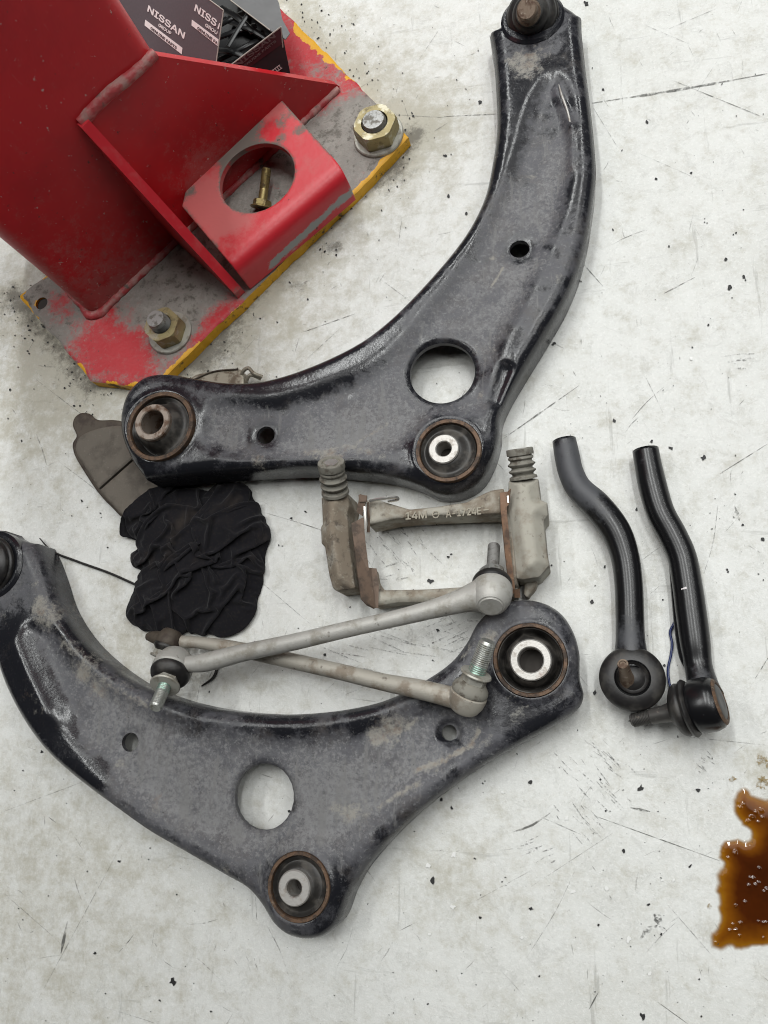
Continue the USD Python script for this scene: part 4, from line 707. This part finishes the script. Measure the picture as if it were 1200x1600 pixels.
V, Fc, tp, D = relief(outline([(300, 590), (332, 581), (372, 577), (383, 584), (386, 612), (330, 640), (290, 620)], 0.010, 0.001, spacing=3), lambda X, d, dh: 0.011-0.001*np.clip(1-d/0.001, 0, 1), 0.0004, step=0.003, rows=2)
obj('pad_body', (V, Fc), 'pad_metal', p2, smooth=30)
obj('clip', cat(tube([P(376, 594, 0.006), P(380, 580, 0.012), P(388, 575, 0.0135), P(396, 583, 0.0125), P(410, 589, 0.008)], 0.0016, n=10, spacing=0.0015), tube([P(384, 598, 0.006), P(391, 586, 0.0105), P(408, 592, 0.006)], 0.0016, n=10, spacing=0.0015)), 'pad_metal', p2)
obj('shim', tube([P(300, 594, 0.012), P(333, 580.5, 0.012), P(372, 576.5, 0.012)], 0.0007, n=6), 'pad_backing', p2)

#@@CLOTH
# ------------------------------------------------------------------ black cloth
cpx = [(182, 833), (190, 815), (200, 801), (222, 778), (243, 766), (270, 758), (317, 759), (345, 752), (368, 752), (390, 766), (407, 797), (421, 833), (416, 870), (409, 910), (398, 950), (380, 980), (348, 995), (325, 990), (300, 987), (268, 992), (233, 988), (210, 978), (192, 965), (193, 950), (198, 930), (212, 905), (213, 890), (196, 878), (193, 861), (208, 851), (206, 844)]
co = outline(cpx, 0.012, 0.002, spacing=3)
jt = resample(co.exterior.coords, 0.001); jt = jt+(np.stack([n2(jt, 90, 5, 2), n2(jt, 90, 9, 2)], 1)-0.5)*0.0028; co = max(getattr(Polygon(jt).buffer(0), 'geoms', [Polygon(jt).buffer(0)]), key=lambda g: g.area)
c3 = lambda *pts: pl([(100+x/3, 550+y/3) for x, y in pts], 0.03)
ridges = [(c3((245, 845), (330, 810), (420, 760), (450, 700), (520, 630)), .0060, .0030), (c3((285, 935), (350, 880), (420, 800), (480, 720), (560, 660)), .0065, .0030), (c3((300, 965), (345, 920), (380, 860), (440, 800)), .004, .002),
    (c3((465, 960), (470, 860), (520, 770), (620, 710), (760, 660)), .0085, .0040), (c3((480, 1010), (520, 950), (580, 880), (640, 810), (680, 740)), .006, .0028), (c3((285, 1235), (340, 1160), (420, 1090), (520, 1010), (640, 900), (700, 820)), .0080, .0032),
    (c3((320, 1230), (450, 1160), (580, 1090), (720, 1040), (790, 990)), .0065, .0032), (c3((350, 1290), (480, 1210), (620, 1170), (760, 1130)), .005, .003), (c3((540, 1290), (640, 1240), (760, 1220), (870, 1240)), .006, .003), (c3((640, 1310), (740, 1280), (850, 1290)), .004, .0022),
    (c3((720, 700), (800, 640), (880, 700), (930, 820)), .006, .004), (c3((780, 800), (860, 800), (920, 860), (900, 960)), .006, .003), (c3((790, 1100), (810, 1000), (800, 930)), .005, .0028), (c3((360, 1130), (380, 1050), (340, 990)), .005, .0022), (c3((860, 1200), (890, 1080), (910, 960)), .004, .003), (c3((370, 1010), (470, 1000), (530, 950)), .004, .002)]
ridges += [(c3((690, 860), (740, 960), (760, 1080)), .005, .0026), (c3((620, 950), (660, 1060), (640, 1160)), .003, .002), (c3((800, 760), (850, 900), (850, 1040)), .005, .003), (c3((830, 640), (860, 720), (850, 790)), .004, .0025), (c3((560, 690), (600, 800), (570, 880)), .003, .002), (c3((880, 1000), (830, 1120), (760, 1180)), .004, .0024), (c3((420, 1240), (560, 1180), (700, 1110)), .004, .002)]
vall = [(c3((690, 770), (740, 830), (800, 880), (890, 905)), .011, .0036), (c3((440, 980), (455, 880), (500, 790)), .007, .0025), (c3((640, 900), (650, 830), (700, 790)), .006, .0022), (c3((380, 1120), (480, 1010), (590, 910)), .005, .002), (c3((770, 1000), (780, 1090), (760, 1130)), .006, .0025), (c3((560, 1220), (720, 1190), (850, 1190)), .005, .0022)]
def drape(poly, excess, step, steps, seed, iters=16):
    """a sheet too large for its outline, pushed together until it buckles into folds, then left to settle on the floor"""
    r = np.random.default_rng(seed)
    ext = resample(poly.exterior.coords, step); x0, y0, x1, y1 = poly.bounds
    gx, gy = np.meshgrid(np.arange(x0, x1, step), np.arange(y0, y1, step*0.866)); gx = gx+(np.arange(len(gx)) % 2)[:, None]*step*0.5
    G = np.stack([gx.ravel(), gy.ravel()], 1); G = G[shapely.contains_xy(poly.buffer(-step*0.6), G[:, 0], G[:, 1])]; G = G+r.normal(0, step*0.08, G.shape)
    X = np.vstack([ext, G]); nb = len(ext); T = Delaunay(X).simplices; c = X[T].mean(1); T = T[shapely.contains_xy(poly, c[:, 0], c[:, 1])]
    ar = np.cross(X[T[:, 1]]-X[T[:, 0]], X[T[:, 2]]-X[T[:, 0]]); T[ar < 0] = T[ar < 0][:, ::-1]
    E = np.sort(np.vstack([T[:, [0, 1]], T[:, [1, 2]], T[:, [2, 0]]]), 1); opp = np.concatenate([T[:, 2], T[:, 0], T[:, 1]])
    key = E[:, 0]*len(X)+E[:, 1]; o = np.argsort(key, kind='stable'); key, opp = key[o], opp[o]; same = np.nonzero(key[1:] == key[:-1])[0]
    B = np.stack([opp[same], opp[same+1]], 1); E = np.unique(E, axis=0)
    L0 = np.linalg.norm(X[E[:, 0]]-X[E[:, 1]], axis=1); B0 = np.linalg.norm(X[B[:, 0]]-X[B[:, 1]], axis=1)
    th = 0.72; cx, sx = math.cos(th), math.sin(th); d = cKDTree(resample(poly.exterior.coords, 0.0006)).query(X)[0]
    w = X+(np.stack([n2(X, 22, 31), n2(X, 22, 37)], 1)-0.5)*0.05; Y = np.stack([w[:, 0]*cx+w[:, 1]*sx, -w[:, 0]*sx+w[:, 1]*cx], 1)
    z = 0.006+0.016*(1-np.exp(-d/0.015))+0.017*(meshkit.fbm(np.column_stack([Y[:, 0]*28, Y[:, 1]*95, np.zeros(len(X))]), 3, seed)-0.5)*2*sstep(0, 0.01, d)+r.normal(0, 0.0006, len(X))
    def grow(C):
        e = X[C[:, 1]]-X[C[:, 0]]; al, ac = e[:, 0]*cx+e[:, 1]*sx, -e[:, 0]*sx+e[:, 1]*cx; g = np.hypot(al*excess[0], ac*excess[1])/np.hypot(al, ac); return 1+(g-1)*(0.22+0.78*sstep(0.0, 0.016, d[C].mean(1)))
    gE, gB = grow(E), grow(B)
    zlo = 0.0008+0.030*(1-np.exp(-d/0.019))*(0.5+0.5*n2(X, 25, 3)); zlo = np.where(shapely.contains_xy(fo.buffer(0.002), X[:, 0], X[:, 1]), np.maximum(zlo, 0.0168), zlo); z = np.maximum(z, zlo); p = np.column_stack([X, z]); v = np.zeros_like(p); n = len(X); home = X[:nb].copy()
    C = np.vstack([E, B]); deg = np.maximum(np.bincount(C.ravel(), minlength=n), 1)[:, None].astype(float)
    wgt = np.concatenate([np.full(len(E), 1.0), np.full(len(B), 0.22)])[:, None]
    for k in range(steps):
        f = min(1.0, (k+1)/(steps*0.55)); rest = np.concatenate([L0*(1+(gE-1)*f), B0*(1+(gB-1)*f)*0.97])
        q = p+0.85*v; q[:, 2] -= 0.00006
        for _ in range(iters):
            e = q[C[:, 1]]-q[C[:, 0]]; l = np.linalg.norm(e, axis=1); corr = wgt*e*((l-rest)/np.maximum(l, 1e-9))[:, None]*0.5
            acc = np.stack([np.bincount(C[:, 0], corr[:, a_], n)-np.bincount(C[:, 1], corr[:, a_], n) for a_ in range(3)], 1)
            q = q+acc*(3.2/deg)
            q[:nb, :2] += (home-q[:nb, :2])*0.6
            off = q[:, :2]-X; ol = np.linalg.norm(off, axis=1, keepdims=True); q[:, :2] = X+off*np.minimum(1, 0.0080/np.maximum(ol, 1e-9))
            q[:, 2] = np.clip(q[:, 2], zlo, 0.050)
        v = np.clip(q-p, -0.002, 0.002); p = q
    return p, T
V, Fc = drape(co, (1.50, 1.85), 0.00125, 120, 8)
m = trimesh.Trimesh(V, Fc, process=False); trimesh.smoothing.filter_taubin(m, 0.5, 0.52, 4); sv_, sf_ = m.subdivide_loop(1).vertices, m.subdivide_loop(1).faces
V, Fc = np.array(sv_), np.array(sf_)
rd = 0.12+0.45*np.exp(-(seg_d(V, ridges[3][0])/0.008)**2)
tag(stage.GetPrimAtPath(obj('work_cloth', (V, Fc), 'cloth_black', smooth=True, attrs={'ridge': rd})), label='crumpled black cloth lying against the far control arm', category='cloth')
w_ = obj('thin_wire', tube([P(62, 841, 0.004), P(80, 860, 0.003), P(120, 877, 0.0022), P(170, 895, 0.0022), P(215, 915, 0.003)], [0.0005, 0.0008, 0.0010, 0.0010, 0.001], n=8), 'wire_black')
tag(stage.GetPrimAtPath(w_), label='thin dark wire running from the near arm under the black cloth', category='wire')
w_ = obj('wire_scrap', tube([P(340, 1042, 0.002), P(334, 1058, 0.002), P(315, 1072, 0.0014)], [0.0012, 0.0012, 0.0006], n=8), 'wire_black')
tag(stage.GetPrimAtPath(w_), label='short curved black scrap of wire on the floor below the crossed links', category='wire')

#@@BRACKET
# ------------------------------------------------------------------ caliper bracket
cb = thing('caliper_bracket', 'rusty grey brown cast brake caliper bracket with two bellows pins', 'caliper bracket')
def block(name, px, H, ch, slope, z0=0.0004, rust=0.3, mat_='cast_iron', ridge=None, extra=None, **kw):
    po = outline(px, H-ch*slope*0.7, z0+0.001, smooth=False, spacing=3).buffer(-0.0008).buffer(0.0008)
    def zf(X, d, dh):
        z = H-np.maximum(ch-d, 0)*slope+0.0007*(n2(X, 110, 4)-0.5)
        return extra(X, z) if extra else z
    V, Fc, tp, D = relief(po, zf, z0, step=0.002, rings=(0.0006, 0.0014, 0.0025, 0.004, 0.006), rows=4)
    r = np.full(len(V), rust) if np.isscalar(rust) else rust(V)
    v = V[Fc].reshape(-1, 3)
    m = trimesh.Trimesh(V, Fc, process=False); fn = m.face_normals
    return obj(name, (V, Fc), mat_, cb, smooth=True, attrs={'rust': r}, **kw)
lp = [(501, 776), (526, 768), (556, 771), (561, 804), (558, 815), (562, 870), (570, 928), (533, 932), (518, 916), (513, 897), (506, 852), (501, 848), (500, 822), (503, 818)]
block('pin_housing', lp, 0.036, 0.0085, 1.0, rust=0.75, label='brown stained pin housing')
rp_ = [(795, 750), (812, 744), (842, 747), (845, 780), (856, 785), (858, 820), (852, 828), (856, 870), (861, 894), (846, 912), (822, 916), (808, 914), (804, 870), (798, 830), (794, 800)]
block('pin_housing', rp_, 0.037, 0.0080, 1.0, rust=0.05)
block('abutment', [(556, 786), (574, 784), (577, 830), (573, 850), (582, 900), (590, 935), (572, 938), (562, 870)], 0.029, 0.002, 0.8, rust=0.9)
block('abutment', [(792, 768), (800, 768), (802, 800), (812, 900), (812, 925), (802, 925), (794, 850)], 0.030, 0.002, 0.8, rust=0.5)
block('foot_tab', [(820, 905), (842, 908), (838, 922), (825, 938), (818, 930)], 0.014, 0.002, 0.8, rust=0.4)
tb = [(572, 782), (590, 781), (610, 787), (640, 796), (680, 792), (728, 785), (752, 773), (768, 766), (790, 763), (794, 815), (756, 816), (700, 818), (660, 820), (626, 823), (600, 829), (574, 833)]
block('upper_bridge', tb, 0.032, 0.0018, 0.9, 0.006, rust=lambda V: 0.25+0.55*np.exp(-((V[:, :2]-P(780, 790, .03)[:2])**2).sum(1)/0.018**2)+0.4*np.exp(-((V[:, :2]-P(630, 805, .03)[:2])**2).sum(1)/0.012**2))
bt_ = [(574, 888), (590, 888), (594, 912), (600, 922), (660, 921), (726, 917), (770, 912), (808, 905), (812, 935), (770, 950), (700, 945), (628, 946), (590, 953), (576, 935)]
block('lower_bridge', bt_, 0.022, 0.003, 0.9, 0.004, rust=0.35)
zt_ = 0.0322
def em(text, x0, y0, x1, y1, cap): return text_on(text, P(x0, y0, zt_), P(x1, y1, zt_), cap, np.array([0, 0, 1.0]), bold=True, depth=0.0008, lift=-0.0001)
tx = [em('14M', 634, 812, 667, 809.5, 0.0052), em('A-1724E', 697, 808.5, 752, 803.5, 0.0050), em('-', 756, 802, 764, 801, 0.005)]
cc = P(681, 804, zt_); tx.append(lathe([(0.0029, -0.0004), (0.0029, 0.0007), (0.0022, 0.0007), (0.0022, -0.0004)], cc, n=6)); tx.append(tube([cc+[-0.0022, 0, 0.0005], cc+[0.0022, 0.0002, 0.0005]], 0.0004, n=6))
obj('cast_lettering', cat(*tx), 'cast_marks', cb, smooth=False)
def sheet(px_z, th, name, mat_='clip_rust', **kw):
    """bent strip: rows of (left px, right px, z)"""
    Lr = np.array([P(*l, z) for l, r, z in px_z]); Rr = np.array([P(*r, z2) for l, r, z2 in px_z])
    Lr, Rr = spline(Lr, spacing=0.002) if len(Lr) > 2 else np.linspace(Lr[0], Lr[-1], 20), None
    return Lr
def strip(name, rows, th=0.0012, mat_='clip_rust', parent=cb, **kw):
    n = len(rows); L_ = np.array([P(r[0], r[1], r[2]) for r in rows]); R_ = np.array([P(r[3], r[4], r[5]) for r in rows])
    e = R_-L_; t = np.gradient(L_, axis=0); nn = np.cross(e, t); nn /= np.linalg.norm(nn, axis=1, keepdims=True)+1e-12; nn[nn[:, 2] < 0] *= -1
    V = np.vstack([L_, R_, L_-nn*th, R_-nn*th]); f = []
    for k in range(n-1):
        a_, b_, c_, d_ = k, n+k, 2*n+k, 3*n+k
        for q in ((a_, b_, b_+1, a_+1), (c_, c_+1, d_+1, d_), (a_, a_+1, c_+1, c_), (b_, d_, d_+1, b_+1)): f += [(q[0], q[1], q[2]), (q[0], q[2], q[3])]
    for k in (0, n-1): f += [(k, 2*n+k, 3*n+k), (k, 3*n+k, n+k)]
    m = trimesh.Trimesh(V, f, process=True); m.fix_normals(); return obj(name, m, mat_, parent, smooth=20, **kw)
strip('pad_clip', [(549, 818, 0.037, 568, 808, 0.036), (553, 850, 0.037, 571, 846, 0.034), (559, 895, 0.036, 577, 893, 0.030), (565, 936, 0.034, 583, 924, 0.028), (574, 944, 0.031, 586, 950, 0.024)], mat_='clip_brown')
strip('pad_clip', [(557, 800, 0.036, 562, 772, 0.040), (566, 806, 0.036, 573, 776, 0.040)], mat_='clip_brown')
strip('pad_clip', [(560, 773, 0.041, 573, 774, 0.041), (561, 784, 0.040, 573, 784, 0.040)], mat_='clip_brown')
strip('bright_clip', [(568, 791, 0.038, 571, 791, 0.038), (569, 810, 0.037, 572, 810, 0.037), (570, 828, 0.035, 573, 826, 0.035)], mat_='clip_bright')
strip('pad_clip', [(573, 786, 0.036, 576, 784, 0.036), (576, 808, 0.034, 578, 808, 0.033), (574, 832, 0.030, 578, 832, 0.029)], mat_='clip_brown')
strip('pad_clip', [(574, 887, 0.025, 588, 888, 0.025), (580, 915, 0.026, 592, 914, 0.025), (584, 950, 0.024, 591, 950, 0.023)], mat_='clip_brown')
strip('pad_clip', [(781, 770, 0.037, 793, 768, 0.037), (782, 793, 0.038, 792, 799, 0.037), (789, 860, 0.036, 798, 860, 0.034), (796, 920, 0.033, 805, 921, 0.031), (799, 931, 0.031, 803, 926, 0.030)])
strip('pad_clip', [(793, 768, 0.038, 797, 764, 0.039), (792, 792, 0.037, 796, 786, 0.037)])
strip('bright_clip', [(792, 775, 0.0385, 794.5, 774, 0.0385), (793, 786, 0.038, 795.5, 785, 0.038)], mat_='clip_bright')
strip('pad_clip', [(803, 922, 0.024, 812, 920, 0.024), (804, 934, 0.022, 813, 934, 0.022)])
obj('wire_clip', tube([P(578, 783, 0.036), P(592, 780, 0.038), P(608, 777.5, 0.038), P(620, 777.5, 0.036), P(622, 780, 0.034), P(606, 783, 0.034)], 0.0012, n=8, spacing=0.001), 'clip_bright', cb)
for (x0, y0, zA_, x1, y1, zB_, w) in [(524, 770, 0.030, 517, 722, 0.049, 20), (818, 748, 0.028, 811.5, 701, 0.036, 20)]:
    p0, p1 = P(x0, y0, zA_), P(x1, y1, zB_); ax = (p1-p0); L = np.linalg.norm(ax); ax /= L; s = scale_at(x1, y1, zB_)*w
    pr_ = [(s*1.06, 0), (s*1.04, 0.08), (s*0.80, 0.13), (s*0.84, 0.18), (s*1.03, 0.24), (s*1.04, 0.28), (s*0.82, 0.34), (s*0.80, 0.38), (s*1.04, 0.46), (s*1.05, 0.50), (s*0.86, 0.56), (s*0.82, 0.61), (s*0.97, 0.67), (s*0.96, 0.72), (s*0.84, 0.77), (s*1.00, 0.79), (s*1.02, 0.82), (s*1.02, 0.97), (s*0.98, 1.0), (s*0.72, 1.0), (s*0.66, 0.96), (0, 0.95)]
    bo = obj('pin_boot', lathe([(r, h*L) for r, h in pr_], p0, ax, 40), 'boot_khaki', cb, smooth=50)
    obj('pin_end', hexnut(p0+ax*L*0.955, ax, s*0.55, 0.0012, 0, 0.2), 'clip_bright', bo, smooth=20)

#@@LINKS
# ------------------------------------------------------------------ stabiliser links
def head(parent, c, axis, r, L_boot, nut_r, nut_h, stud_r, stud_l, mats, gap=0.0, flange=True, cup_h=0.5, nut_gap=0.0):
    """ball head: cup, rubber boot, flange nut and threaded stud along the axis"""
    ax = np.asarray(axis, float); ax /= np.linalg.norm(ax)
    cup = obj('ball_head', lathe([(0, -r*0.92), (r*0.55, -r*0.92), (r*0.6, -r*0.86), (r*0.66, -r*0.86), (r*0.80, -r*0.72), (r*0.97, -r*0.35), (r*1.02, 0.0), (r*1.02, r*cup_h*0.7), (r*0.95, r*cup_h), (r*0.85, r*cup_h)], c, ax, 40), mats[0], parent, smooth=40)
    z0_ = r*cup_h
    bt = obj('boot', lathe([(r*0.92, z0_-0.0008), (r*0.98, z0_+L_boot*0.10), (r*1.0, z0_+L_boot*0.3), (r*0.94, z0_+L_boot*0.55), (r*0.80, z0_+L_boot*0.8), (r*0.66, z0_+L_boot), (0, z0_+L_boot)], c, ax, 40), 'boot_khaki' if mats[0] == 'link_zinc_brown' else 'boot_rubber', cup, smooth=50)
    zn = z0_+L_boot*0.92
    obj('flange_nut', hexnut(c+ax*zn, ax, nut_r, nut_h, 0, 0.4, None), mats[1], cup, smooth=25)
    zf = zn+nut_h
    if flange: obj('nut_flange', lathe([(0, zf-0.0002), (nut_r*1.16, zf-0.0002), (nut_r*1.2, zf+0.0006), (nut_r*1.14, zf+0.0016), (nut_r*0.7, zf+0.0020), (0, zf+0.0020)], c, ax, 40), mats[1], cup, smooth=30)
    o = c+ax*zf; half = stud_l*0.45
    obj('threaded_stud', lathe([(stud_r-0.0005, -0.001)]+thread(stud_r, stud_l, 0.00135, 0.00055), o, ax, 32), mats[2], cup, smooth=40)
    if mats[3]: obj('green_thread', lathe([(stud_r*0.9, 0.001), (stud_r+0.00012, 0.0016)]+[(stud_r+(0.00012 if k % 2 else -0.0004), 0.0016+0.0007*k) for k in range(1, 9)]+[(stud_r*0.9, 0.0085)], o, ax, 32), mats[3], cup, smooth=40)
l1 = thing('stabiliser_link', 'grey zinc stabiliser link lying on top, from the caliper bracket to the near arm', 'stabiliser link', 'crossed stabiliser links')
hl, hr = P(270, 1043, 0.038), P(768, 927, 0.046)
sc = scale_at(500, 1000, 0.045)
rod = tube([P(292, 1038, 0.039), P(320, 1035, 0.0395), P(380, 1020, 0.041), P(460, 1003, 0.0425), P(540, 984, 0.044), P(620, 966, 0.045), P(690, 948, 0.046), P(730, 936, 0.046), P(752, 930, 0.046)], np.array([13, 15, 13.8, 13, 12.5, 12.5, 15, 19.5, 25])*sc, n=28, spacing=0.002, noise=0.02)
obj('rod', rod, 'link_zinc', l1, smooth=40)
head(l1, hl, (0.07, -0.78, 0.64), 32*sc, 0.009, 0.0092, 0.0045, 0.0047, 0.021, ('link_zinc', 'nut_pale', 'thread_zinc', 'thread_green'), cup_h=0.25)
head(l1, hr, (-0.02, 0.80, -0.58), 30*sc, 0.0095, 0.0094, 0.0055, 0.0044, 0.027, ('link_zinc', 'stud_grey', 'thread_grey', None), flange=False, cup_h=0.45)
l2 = thing('stabiliser_link', 'dirty grey stabiliser link crossing below, from under the black cloth to the near arm', 'stabiliser link', 'crossed stabiliser links')
r2_ = tube([P(285, 1003, 0.017), P(310, 1004, 0.018), P(360, 1012, 0.0205), P(430, 1027, 0.0245), P(520, 1047, 0.030), P(600, 1066, 0.036), P(660, 1078, 0.041), P(700, 1088, 0.043), P(730, 1096, 0.044), P(748, 1104, 0.0445)], np.array([11, 10, 12, 12.5, 12.5, 13, 14.5, 15, 16, 13.5])*sc, n=28, spacing=0.002, noise=0.02)
obj('rod', r2_, 'link_zinc_brown', l2, smooth=40)
head(l2, P(731, 1088, 0.045), (0.34, 0.80, 0.30), 27*sc, 0.0085, 0.0088, 0.0055, 0.0057, 0.024, ('link_zinc_brown', 'nut_pale', 'thread_zinc', 'thread_green'), cup_h=0.2)
head(l2, P(264, 1002, 0.014), (-0.25, -0.9, 0.15), 22*sc, 0.006, 0.008, 0.004, 0.004, 0.004, ('pad_backing', 'nut_pale', 'nut_pale', None), cup_h=0.3)
obj('grease_nib', tube([P(252, 998, 0.014), P(238, 995, 0.012), P(231, 995, 0.011)], [0.006, 0.0045, 0.003], n=14, spacing=0.0015), 'pad_backing', l2)

#@@TIE
# ------------------------------------------------------------------ tie rod ends
st = scale_at(990, 850, 0.012)
t1 = thing('tie_rod_end', 'black tie rod end with a strong bend and its rubber boot facing up', 'tie rod end', 'pair of tie rod ends')
m = tube([P(881.5, 688, 0.012), P(886, 712, 0.012), P(892, 738, 0.012), P(904, 762, 0.012), P(934, 792, 0.012), P(962, 830, 0.012), P(976, 868, 0.012), P(982, 910, 0.012), P(984, 960, 0.012), P(985, 1000, 0.012), P(986, 1022, 0.012), P(987, 1045, 0.012)], np.array([19.5, 20.5, 20.5, 21, 23.5, 23.5, 22, 21.5, 21.5, 22, 25, 31])*st, n=36, spacing=0.002)
def rod_dust(m, pts): return np.clip(sum(am*np.exp(-((np.asarray(m.vertices)[:, :2]-P(x, y, .02)[:2])**2).sum(1)/(r*st)**2) for x, y, r, am in pts)+0.05, 0, 1)
obj('rod', m, 'tie_rod_black', t1, smooth=True, attrs={'dust': rod_dust(m, [(890, 700, 26, .95), (892, 725, 26, 1.0), (897, 748, 28, 1.0), (915, 768, 26, 1.0), (940, 800, 20, .6), (980, 985, 30, .6), (985, 1015, 25, .5)])})
obj('bore', lathe([(0, 0.0002), (11*st, 0.0002), (11*st, -0.001)], P(881.3, 687.5, 0.012), P(881.5, 688, 0.012)-P(886, 712, 0.012), 24), 'dark_bore', t1)
hc = P(987, 1062, 0.010)
obj('housing', lathe([(0, -0.0095), (36*st, -0.0095), (42*st, -0.004), (42*st, 0.006), (36*st, 0.011), (0, 0.011)], hc, (0, 0, 1), 48), 'tie_rod_black', t1, smooth=40, attrs=None)
tl = np.array([-0.03, 0.03, 1.0])
bt = obj('boot', lathe([(44*st, 0.004), (47.5*st, 0.006), (48*st, 0.009), (46*st, 0.0115), (40*st, 0.0135), (33*st, 0.0145), (27*st, 0.0152), (25*st, 0.0148), (24*st, 0.0152), (22.5*st, 0.0165), (21*st, 0.0155), (18*st, 0.0150), (13*st, 0.017), (0, 0.018)], hc, tl, 64), 'boot_rubber', t1, smooth=60)
obj('boot_ring', lathe([(25.5*st, 0.0148), (26*st, 0.0158), (25*st, 0.0165), (24*st, 0.0158)], hc, tl, 48), 'tie_rod_black', bt, smooth=40)
sa = np.array([-0.12, -0.05, 1.0]); sa /= np.linalg.norm(sa)
so = P(980, 1060, 0.026); tip = P(973, 1037, 0.044); sa = (tip-so); sL = np.linalg.norm(sa)
obj('stud', lathe([(13*st, -0.004), (11*st, 0.0), (9.5*st, sL*0.2), (8.5*st, sL*0.5), (8.2*st, sL*0.95), (7.4*st, sL), (5*st, sL), (4.5*st, sL-0.0008), (0, sL-0.0008)], so, sa, 28), 'stud_rusty', t1, smooth=35)
t2 = thing('tie_rod_end', 'glossy black tie rod end with a white paint mark, its stud pointing left', 'tie rod end', 'pair of tie rod ends')
m = tube([P(1008.5, 703, 0.012), P(1013, 728, 0.012), P(1019, 757, 0.012), P(1032, 800, 0.012), P(1051, 836, 0.012), P(1065, 868, 0.012), P(1074, 915, 0.012), P(1080, 960, 0.012), P(1086, 1005, 0.0125), P(1091, 1040, 0.013), P(1098, 1070, 0.017), P(1103, 1088, 0.020)], np.array([20.5, 21, 22, 21.5, 21.5, 21.5, 22, 22.5, 22, 20, 22, 25])*st, n=36, spacing=0.002)
obj('rod', m, 'tie_rod_black', t2, smooth=True, attrs={'dust': rod_dust(m, [(1005, 715, 18, .3), (1100, 1060, 30, .6), (1090, 990, 20, .2)])})
obj('bore', lathe([(0, 0.0002), (12*st, 0.0002), (12*st, -0.001)], P(1008.3, 702.5, 0.012), P(1008.5, 703, 0.012)-P(1013, 728, 0.012), 24), 'dark_bore', t2)
obj('seam_flange', tube([P(1052, 880, 0.008), P(1058, 940, 0.008), P(1063, 990, 0.009), P(1069, 1028, 0.009), P(1076, 1046, 0.010)], [0.003, 0.0035, 0.0035, 0.003, 0.002], n=14), 'tie_rod_black', t2)
mk = np.array([P(1065, 921, 0.0208), P(1073, 919, 0.0214), P(1082, 915, 0.0206)])
obj('paint_mark', tube([P(1064.5, 921, 0.0200), P(1073, 918.5, 0.0212), P(1084, 914.5, 0.0196)], [0.0006, 0.0011, 0.0007], n=8, flat=(1, 0.3), spacing=0.001), 'white_mark', t2)
cap, tp_ = P(1117, 1098, 0.033), P(986, 1126, 0.0105); ax = (tp_-cap); ax = np.array([ax[0], ax[1], 0]); ax /= np.linalg.norm(ax); ax[2] = -0.38; ax /= np.linalg.norm(ax)
q_ = st*0.93; AK = 0.84
def axk(p): return [(r, h*AK) for r, h in p]
hs = obj('housing', lathe(axk([(0, -0.0045), (26*q_, -0.0045), (27*q_, -0.004), (28*q_, -0.0036), (33*q_, -0.0040), (38*q_, -0.0015), (41*q_, 0.003), (41*q_, 0.013), (37*q_, 0.0165), (30*q_, 0.0175)]), cap, ax, 56), 'tie_rod_black', t2, smooth=35, attrs=None)
obj('cap_ring', lathe(axk([(27*q_, -0.0045), (29.5*q_, -0.0052), (33*q_, -0.0046), (35*q_, -0.0036), (34*q_, -0.003)]), cap, ax, 56), 'rust_ring', hs, smooth=40)
obj('cap_disc', lathe(axk([(0, -0.0050), (12*q_, -0.0050), (13*q_, -0.0052), (24*q_, -0.0050), (27*q_, -0.0042)]), cap, ax, 48), 'boot_rubber', hs, smooth=30)
bo = obj('boot', lathe(axk([(34*q_, 0.0165), (42*q_, 0.0172), (44.5*q_, 0.0188), (43*q_, 0.0205), (38.5*q_, 0.0212), (40*q_, 0.0225), (41*q_, 0.0245), (38*q_, 0.0275), (30*q_, 0.030), (20*q_, 0.032), (15*q_, 0.033), (0, 0.033)]), cap, ax, 56), 'boot_rubber', t2, smooth=50)
obj('stud', lathe(axk([(15.5*q_, 0.032), (13*q_, 0.038), (12.5*q_, 0.048), (10.8*q_, 0.049)]+[(r, z+0.049) for r, z in thread(11*q_, 0.0150, 0.0012, 0.0005)]), cap, ax, 32), 'thread_dark', t2, smooth=40)
w_ = obj('blue_wire', tube([P(1057, 958, 0.004), P(1054, 972, 0.003), P(1047, 987, 0.002), P(1050, 1005, 0.002), P(1048, 1025, 0.002), P(1044, 1045, 0.002), P(1046, 1068, 0.003), P(1052, 1085, 0.004)], 0.00085, n=10, spacing=0.002), 'wire_blue')
tag(stage.GetPrimAtPath(w_), label='thin blue wire curling out from beside the glossy tie rod end', category='wire')
